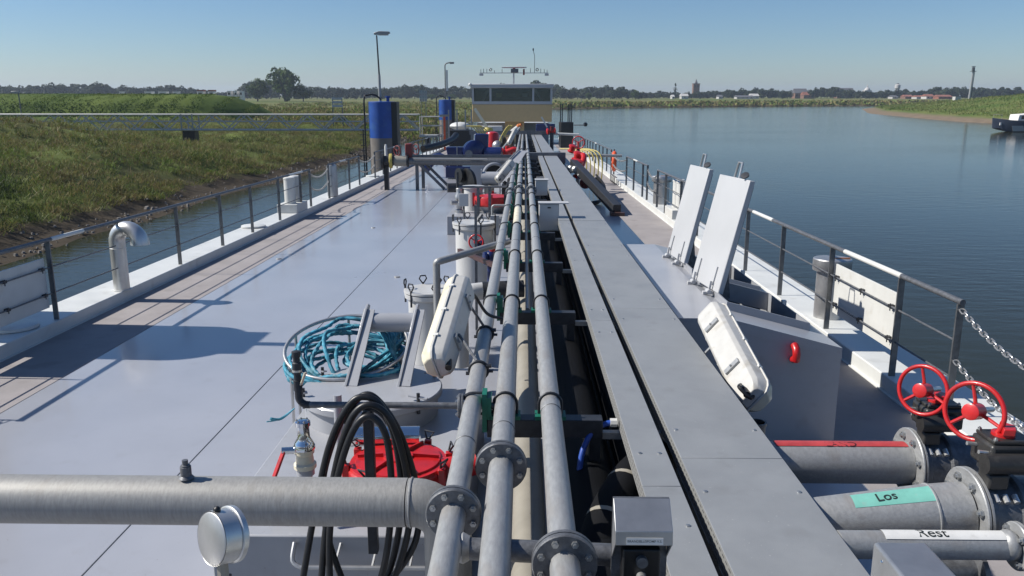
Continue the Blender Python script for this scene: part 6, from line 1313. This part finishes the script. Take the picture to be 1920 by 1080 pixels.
while px < 1955:
    for (a, ya), (b, yb) in zip(SIL[:-1], SIL[1:]):
        if a <= px < b: top = ya + (yb - ya) * (px - a) / (b - a); break
    d = r.uniform(600, 680) if px < 1200 else r.uniform(690, 760)
    x, y = at_px(px, d); zt_ = z_px(top + r.uniform(-1.0, 2.5), d); z0 = gz(x, y); h = max(3.5, zt_ - z0); w = h * r.uniform(0.95, 1.5)
    tree(x, y, z0, h, w, r.choice(CR), 'dark bushy tree of the hazy wood line ' + ('above the dyke' if px < 410 else 'left of the wheelhouse' if px < 890 else 'behind the wheelhouse roof' if px < 1040 else 'between the wheelhouse and the church tower' if px < 1290 else 'right of the church tower' if px < 1690 else 'behind the point of land'), 'trees of the far wood line', 'far_tree', r.uniform(0, 6))
    px += r.uniform(0.55, 0.8) * w / d * 1500 * 0.62
for px, top, base, w_, lb, me in ((545, 117, 186, 66, 'tall airy tree standing clear above the wood line at left', CRN[0]), (494, 145, 186, 44, 'round tree beside the tall airy tree', CRN[1]), (578, 156, 187, 40, 'low bushy tree at the right foot of the tall airy tree', CRN[1]),
                                  (1185, 168, 188, 18, 'small round tree near the far shore right of the wheelhouse', CRN[1]), (1100, 172, 187, 16, 'small bush on the far field near the white beacon', CRN[0]), (815, 175, 188, 20, 'grey green willow left of the wheelhouse', CRN[0]), (850, 176, 189, 24, 'second willow left of the wheelhouse', CRN[1])):
    d = 400 if px < 600 else 540; x, y = at_px(px, d); z0 = gz(x, y); h = z_px(top, d) - z0
    tree(x, y, z0, h, w_ * d / 1500, me, lb, 'single trees in front of the wood line', rot=px * 0.1)
d = 740; x, y = at_px(1257, d); tree(x, y, gz(x, y), z_px(158, d) - gz(x, y), 6.5, CONE, 'narrow dark conifer left of the church tower', None, 'conifer')

# ------------------------------------------------------------------ town and far things
def boxm(x0, x1, y0, y1, z0, z1): return MB().box(x0, x1, y0, y1, z0, z1)
d = 800; cx, cy = at_px(1294, d); z0 = gz(cx, cy)
t = thing('church_tower', 'square brick church tower with pointed spire above the trees', 'church tower', (cx, cy, z0), ship=False); w = 3.0
put('shaft', boxm(cx - w, cx + w, cy - w, cy + w, z0, z_px(159, d)), 'brick', t); put('parapet', boxm(cx - w - 0.4, cx + w + 0.4, cy - w - 0.4, cy + w + 0.4, z_px(159, d), z_px(158, d)), 'brick', t)
put('spire', MB().lathe([(1.4, 0), (1.2, 1.5), (0.9, 1.8), (0.15, 4.2)], (cx, cy, z_px(158, d)), n=8), 'roof_grey', t)
for k in (-1, 1): put('bell_opening', boxm(cx + k * 1.2 - 0.5, cx + k * 1.2 + 0.5, cy - w - 0.06, cy - w - 0.01, z_px(165, d), z_px(161, d)), 'rubber', t)
def house(px, d, wpx, ytop, ybase, wall, roof, label, roof_part=0.45, name='house', dep=9):
    x, y = at_px(px, d); w = wpx * d / 1500 / 2; zb = gz(x, y); z1 = z_px(ytop, d); zm = zb + (z1 - zb) * (1 - roof_part)
    t = thing(name, label, 'house', (x, y, zb), 'buildings of the far town', ship=False)
    put('wall', boxm(x - w, x + w, y, y + dep, zb, zm), wall, t)
    put('roof', MB().prism([(x - w - 0.3, y - 0.4, zm), (x - w - 0.3, y + dep + 0.4, zm), (x - w - 0.3, y + dep / 2, z1)], (2 * w + 0.6, 0, 0)), roof, t)
    n = max(1, int(w / 1.5))
    for k in range(n):
        xx = x - w + (k + 0.5) * 2 * w / n; put('window', boxm(xx - 0.45, xx + 0.45, y - 0.05, y - 0.005, zb + (zm - zb) * 0.35, zb + (zm - zb) * 0.8), 'glass', t)
for a in ((1275, 660, 12, 176, 0, 'town_white', 'town_white', 'white shed left of the church tower on the far shore'), (1254, 660, 4, 178, 0, 'town_white', 'town_white', 'tiny white shed near the conifer'), (1340, 660, 7, 178, 0, 'town_white', 'roof_grey', 'small pale house right of the church tower'),
          (1384, 665, 30, 179, 0, 'town_white', 'roof_grey', 'long low pale building among trees on the far shore'), (1402, 690, 14, 176, 0, 'town_white', 'town_white', 'white flat house above the long low building'), (1485, 720, 22, 167, 0, 'brick', 'roof_grey', 'large brick house with dark roof in the town'),
          (1500, 700, 20, 173, 0, 'brick', 'roof_red', 'brick house with red roof below the large dark roof'), (1565, 760, 30, 166, 0, 'brick', 'roof_grey', 'long dark roofed hall in the town'), (1655, 690, 10, 179, 0, 'town_white', 'roof_grey', 'white house below the water tower'),
          (1680, 680, 14, 178, 0, 'brick', 'roof_red', 'first red roofed house left of the radio mast'), (1700, 670, 13, 179, 0, 'town_white', 'roof_red', 'white house with red roof in the town row'), (1745, 640, 24, 178, 0, 'roof_red', 'roof_red', 'wide red roofed house behind the point of land'), (1718, 650, 14, 177, 0, 'town_white', 'roof_red', 'narrow pale house beside the wide red roof')):
    house(a[0], a[1], a[2], a[3], 0, a[5], a[6], a[7])
d = 760; x, y = at_px(1657, d); z0 = gz(x, y)
t = thing('water_tower', 'white round water tower above the town trees', 'tower', (x, y, z0), ship=False)
put('shaft', MB().cyl((x, y, z0), (x, y, z_px(168, d)), 1.6, n=18), 'town_white', t); put('tank', MB().lathe([(1.6, 0), (2.4, 0.8), (2.4, 3.6), (1.4, 4.3)], (x, y, z_px(168, d)), n=24), 'town_white', t); put('cap', MB().lathe([(1.2, 0), (1.2, 0.5), (0.1, 1.0)], (x, y, z_px(168, d) + 4.3), n=18), 'roof_grey', t)
x, y = at_px(1603, d)
t = thing('domed_house', 'pale domed building with lantern in the town', 'house', (x, y, z0), ship=False)
put('wall', boxm(x - 3, x + 3, y - 3, y + 3, z0, z_px(170, d)), 'town_white', t); put('dome', MB().lathe([(2.6, 0), (2.2, 1.4), (1.0, 2.4), (0.6, 2.5), (0.6, 3.4), (0.05, 5.5)], (x, y, z_px(170, d)), n=18), 'town_white', t)
d = 300; x, y = at_px(1788, d); z0 = WATER + 3.0
t = thing('radar_tower', 'slim grey radar mast with platform on the point of land', 'tower', (x, y, z0), ship=False); zt_ = z_px(128, d)
put('column', MB().cyl((x - 0.05, y, z0), (x + 0.2, y, zt_ - 1.6), 0.42, 0.30, n=16), 'galv', t); put('ladder', MB().bar((x + 0.5, y, z0), (x + 0.75, y, zt_ - 1.6), 0.15, 0.15), 'steel_dark', t)
put('platform', boxm(x - 0.7, x + 1.0, y - 0.7, y + 0.7, zt_ - 1.9, zt_ - 1.75), 'galv_dark', t); put('cabin', boxm(x - 0.2, x + 0.5, y - 0.4, y + 0.4, zt_ - 1.74, zt_ - 0.4), 'galv_dark', t); put('radar_bar', boxm(x - 0.75, x + 0.75, y - 0.15, y + 0.15, zt_ - 0.25, zt_), 'town_white', t); put('radar_neck', boxm(x + 0.05, x + 0.25, y - 0.1, y + 0.1, zt_ - 0.4, zt_ - 0.25), 'town_white', t)
put('post', boxm(x - 0.7, x - 0.62, y - 0.7, y - 0.62, zt_ - 1.74, zt_ - 0.6), 'galv_dark', t)
put('hut', boxm(x - 5.5, x - 3.5, y - 1, y + 1, z0, z0 + 1.9), 'town_white', label='white hut at the foot of the radar mast', cat='hut', ship=False)
# moored motor boat at right edge
t = thing('motor_boat', 'dark hulled motor yacht with white cabin at the right edge', 'boat', (76, 126, WATER), ship=False)
bx, by = 72.1, 127.0
hull = MB(); st = []
for s, hw, zb_, zt2 in ((0, 0.05, 0.7, 2.1), (1.0, 0.6, 0.25, 1.95), (2.5, 1.3, 0.0, 1.75), (5, 1.8, -0.1, 1.6), (9, 2.0, -0.1, 1.55), (16, 1.8, -0.1, 1.6)):
    st.append([(bx + s, by - hw, WATER + zt2), (bx + s + 0.15, by - hw * 0.9, WATER + 0.55), (bx + s + 0.3, by - hw * 0.7, WATER + zb_), (bx + s + 0.3, by + hw * 0.7, WATER + zb_), (bx + s + 0.15, by + hw * 0.9, WATER + 0.55), (bx + s, by + hw, WATER + zt2)])
vv = [p for s_ in st for p in s_]; ff = [(i * 6 + k, i * 6 + k + 1, (i + 1) * 6 + k + 1, (i + 1) * 6 + k) for i in range(5) for k in range(5)] + [(i * 6 + 5, i * 6, (i + 1) * 6, (i + 1) * 6 + 5) for i in range(5)] + [tuple(range(6)), tuple(30 + k for k in range(5, -1, -1))]
put('hull', hull.add(vv, ff), 'boat_navy', t)
put('boot_stripe', MB().prism([(bx + 2.6, by - 1.32, WATER + 0.12), (bx + 16, by - 1.75, WATER + 0.12), (bx + 16, by - 1.95, WATER + 0.95), (bx + 2.3, by - 1.36, WATER + 0.95)], (0, -0.03, 0)), 'boat_grey', t)
put('cabin', MB().prism([(bx + 3.2, by - 1.2, WATER + 1.7), (bx + 15, by - 1.2, WATER + 1.6), (bx + 15, by - 1.2, WATER + 3.3), (bx + 6.6, by - 1.2, WATER + 3.3), (bx + 5.4, by - 1.2, WATER + 2.75), (bx + 3.3, by - 1.2, WATER + 2.6)], (0, 2.4, 0)), 'bus_white', t, bevel=0.08)
for x in (3.7, 4.7, 6.2, 7.8, 9.6): put('window', boxm(bx + x, bx + x + 0.6, by - 1.24, by - 1.205, WATER + 1.95, WATER + 2.45), 'glass', t)
put('pulpit', MB().tube([(bx + 0.1, by, WATER + 2.1), (bx + 0.15, by, WATER + 2.6), (bx + 1.2, by - 0.4, WATER + 2.55), (bx + 1.2, by - 0.4, WATER + 1.95)], 0.03, 6), 'galv', t)
put('anchor', boxm(bx + 0.85, bx + 1.1, by - 0.75, by - 0.6, WATER + 1.0, WATER + 1.4), 'bus_white', t)
# caravans on the dyke road
r = random.Random(4)
for k, (px, w_) in enumerate(((242, 4), (293, 13), (319, 14), (343, 9), (389, 11), (409, 10), (442, 7), (454, 5), (464, 5))):
    d = 250; x, y = at_px(px, d); w = w_ * d / 3000; zt_ = z_px(172 - (1 if k > 3 else 0), d)
    t = thing('caravan', '%s white caravan roof showing over the dyke, counted from the left' % ('first', 'second', 'third', 'fourth', 'fifth', 'sixth', 'seventh', 'eighth', 'ninth')[k], 'caravan', (x, y, WATER + 2), 'caravans behind the dyke', ship=False)
    put('body', boxm(x - w, x + w, y, y + 2.2, WATER + 2.6, zt_ - 0.15), 'bus_white', t, bevel=0.05); put('roof', boxm(x - w - 0.05, x + w + 0.05, y - 0.05, y + 2.25, zt_ - 0.1495, zt_ + (0.3 if k in (4, 5) else 0)), 'roof_red' if k in (4, 5) else 'bus_white', t)
    put('window', boxm(x - w * 0.6, x + w * 0.6, y - 0.03, y - 0.005, zt_ - 1.2, zt_ - 0.5), 'glass', t)
    for s in (-0.4, 0.4): put('wheel', MB().cyl((x + s * w, y - 0.02, WATER + 2.3), (x + s * w, y + 0.2, WATER + 2.3), 0.32, n=12), 'rubber', t)
# signs and lamps on the bank
d = 140; x, y = at_px(798.5, d); t = thing('river_sign', 'white river sign board of small panels left of the wheelhouse', 'sign', (x, y, WATER + 2), ship=False); k0 = d / 1500
for i in range(3):
    for j in range(4):
        xx, zz = x + (i - 1) * 4.6 * k0, z_px(172.5 + j * 5, d); p = put('panel', boxm(xx - 2.1 * k0, xx + 2.1 * k0, y - 0.04, y, zz - 2.3 * k0, zz + 2.3 * k0), 'white', t)
        put('red_cross', MB().bar((xx - 1.5 * k0, y - 0.045, zz - 1.7 * k0), (xx + 1.5 * k0, y - 0.045, zz + 1.7 * k0), 0.06, 0.008, (0, 1, 0)).bar((xx - 1.5 * k0, y - 0.045, zz + 1.7 * k0), (xx + 1.5 * k0, y - 0.045, zz - 1.7 * k0), 0.06, 0.008, (0, 1, 0)), 'roof_red' if j % 2 else 'roof_grey', p)
for s in (-1, 1): put('leg', boxm(x + s * 0.4 - 0.04, x + s * 0.4 + 0.04, y + 0.002, y + 0.08, WATER + 2, z_px(170, d)), 'galv', t)
d = 95; x, y = at_px(640, d); t = thing('sign_frame', 'grey framed sign back with solar cell on the bank', 'sign', (x, y, WATER + 2), ship=False)
for i in range(3): put('slat', boxm(x - 0.62, x + 0.62, y, y + 0.05, z_px(200 - i * 6.5, d), z_px(195.5 - i * 6.5, d)), 'wh_grey', t)
for s in (-1, 1): put('leg', boxm(x + s * 0.55 - 0.05, x + s * 0.55 + 0.05, y + 0.051, y + 0.15, WATER + 2, z_px(180, d)), 'galv_dark', t)
d = 300; x, y = at_px(1087, d + 60); y = d + 60; t = thing('beacon', 'thin white beacon post on the far shore', 'beacon', (x, y, WATER + 1), ship=False)
put('post', boxm(x - 0.12, x + 0.12, y, y + 0.2, WATER + 0.5, z_px(181, y)), 'town_white', t); put('head', boxm(x - 0.5, x + 0.5, y - 0.1, y + 0.3, z_px(184, y), z_px(180, y)), 'roof_grey', t)
d = 75; x, y = at_px(53, d); t = thing('street_lamp', 'short lamp post on the bank at the far left', 'lamp', (x, y, WATER + 2), ship=False)
put('pole', MB().cyl((x, y, WATER + 1.8), (x, y, z_px(175, d)), 0.05, n=8), 'galv_dark', t); put('lamp_head', boxm(x - 0.62, x + 0.1, y - 0.1, y + 0.1, z_px(175, d), z_px(171.5, d)), 'galv', t, bevel=0.02)
put('boulder', MB().ball((*at_px(10, 62), WATER + 2.35), 0.35, 10, (1.3, 1, 0.7)), 'town_white', label='pale stone lying on the bank at the far left', cat='stone', ship=False)

# ------------------------------------------------------------------ haze over the flats
hz = raw('haze', [(sx, sy, sz) for sz in (-6, 36) for (sx, sy) in ((-3600, -650), (3600, -650), (3600, 3600), (-3600, 3600))], [(3, 2, 1, 0), (4, 5, 6, 7), (0, 1, 5, 4), (1, 2, 6, 5), (2, 3, 7, 6), (3, 0, 4, 7)], 'ink', 'stuff', False)
hm = bpy.data.materials.new('haze'); hm.use_nodes = True; hm.node_tree.nodes.clear()
ho = hm.node_tree.nodes.new('ShaderNodeOutputMaterial'); hv = hm.node_tree.nodes.new('ShaderNodeVolumePrincipled')
hv.inputs['Color'].default_value = (0.72, 0.84, 1.0, 1); hv.inputs['Density'].default_value = 0.00024; hv.inputs['Anisotropy'].default_value = 0.2
hm.node_tree.links.new(hv.outputs[0], ho.inputs['Volume']); hz.data.materials.clear(); hz.data.materials.append(hm)
props(hz, label='pale summer haze over the river flats', cat='haze')
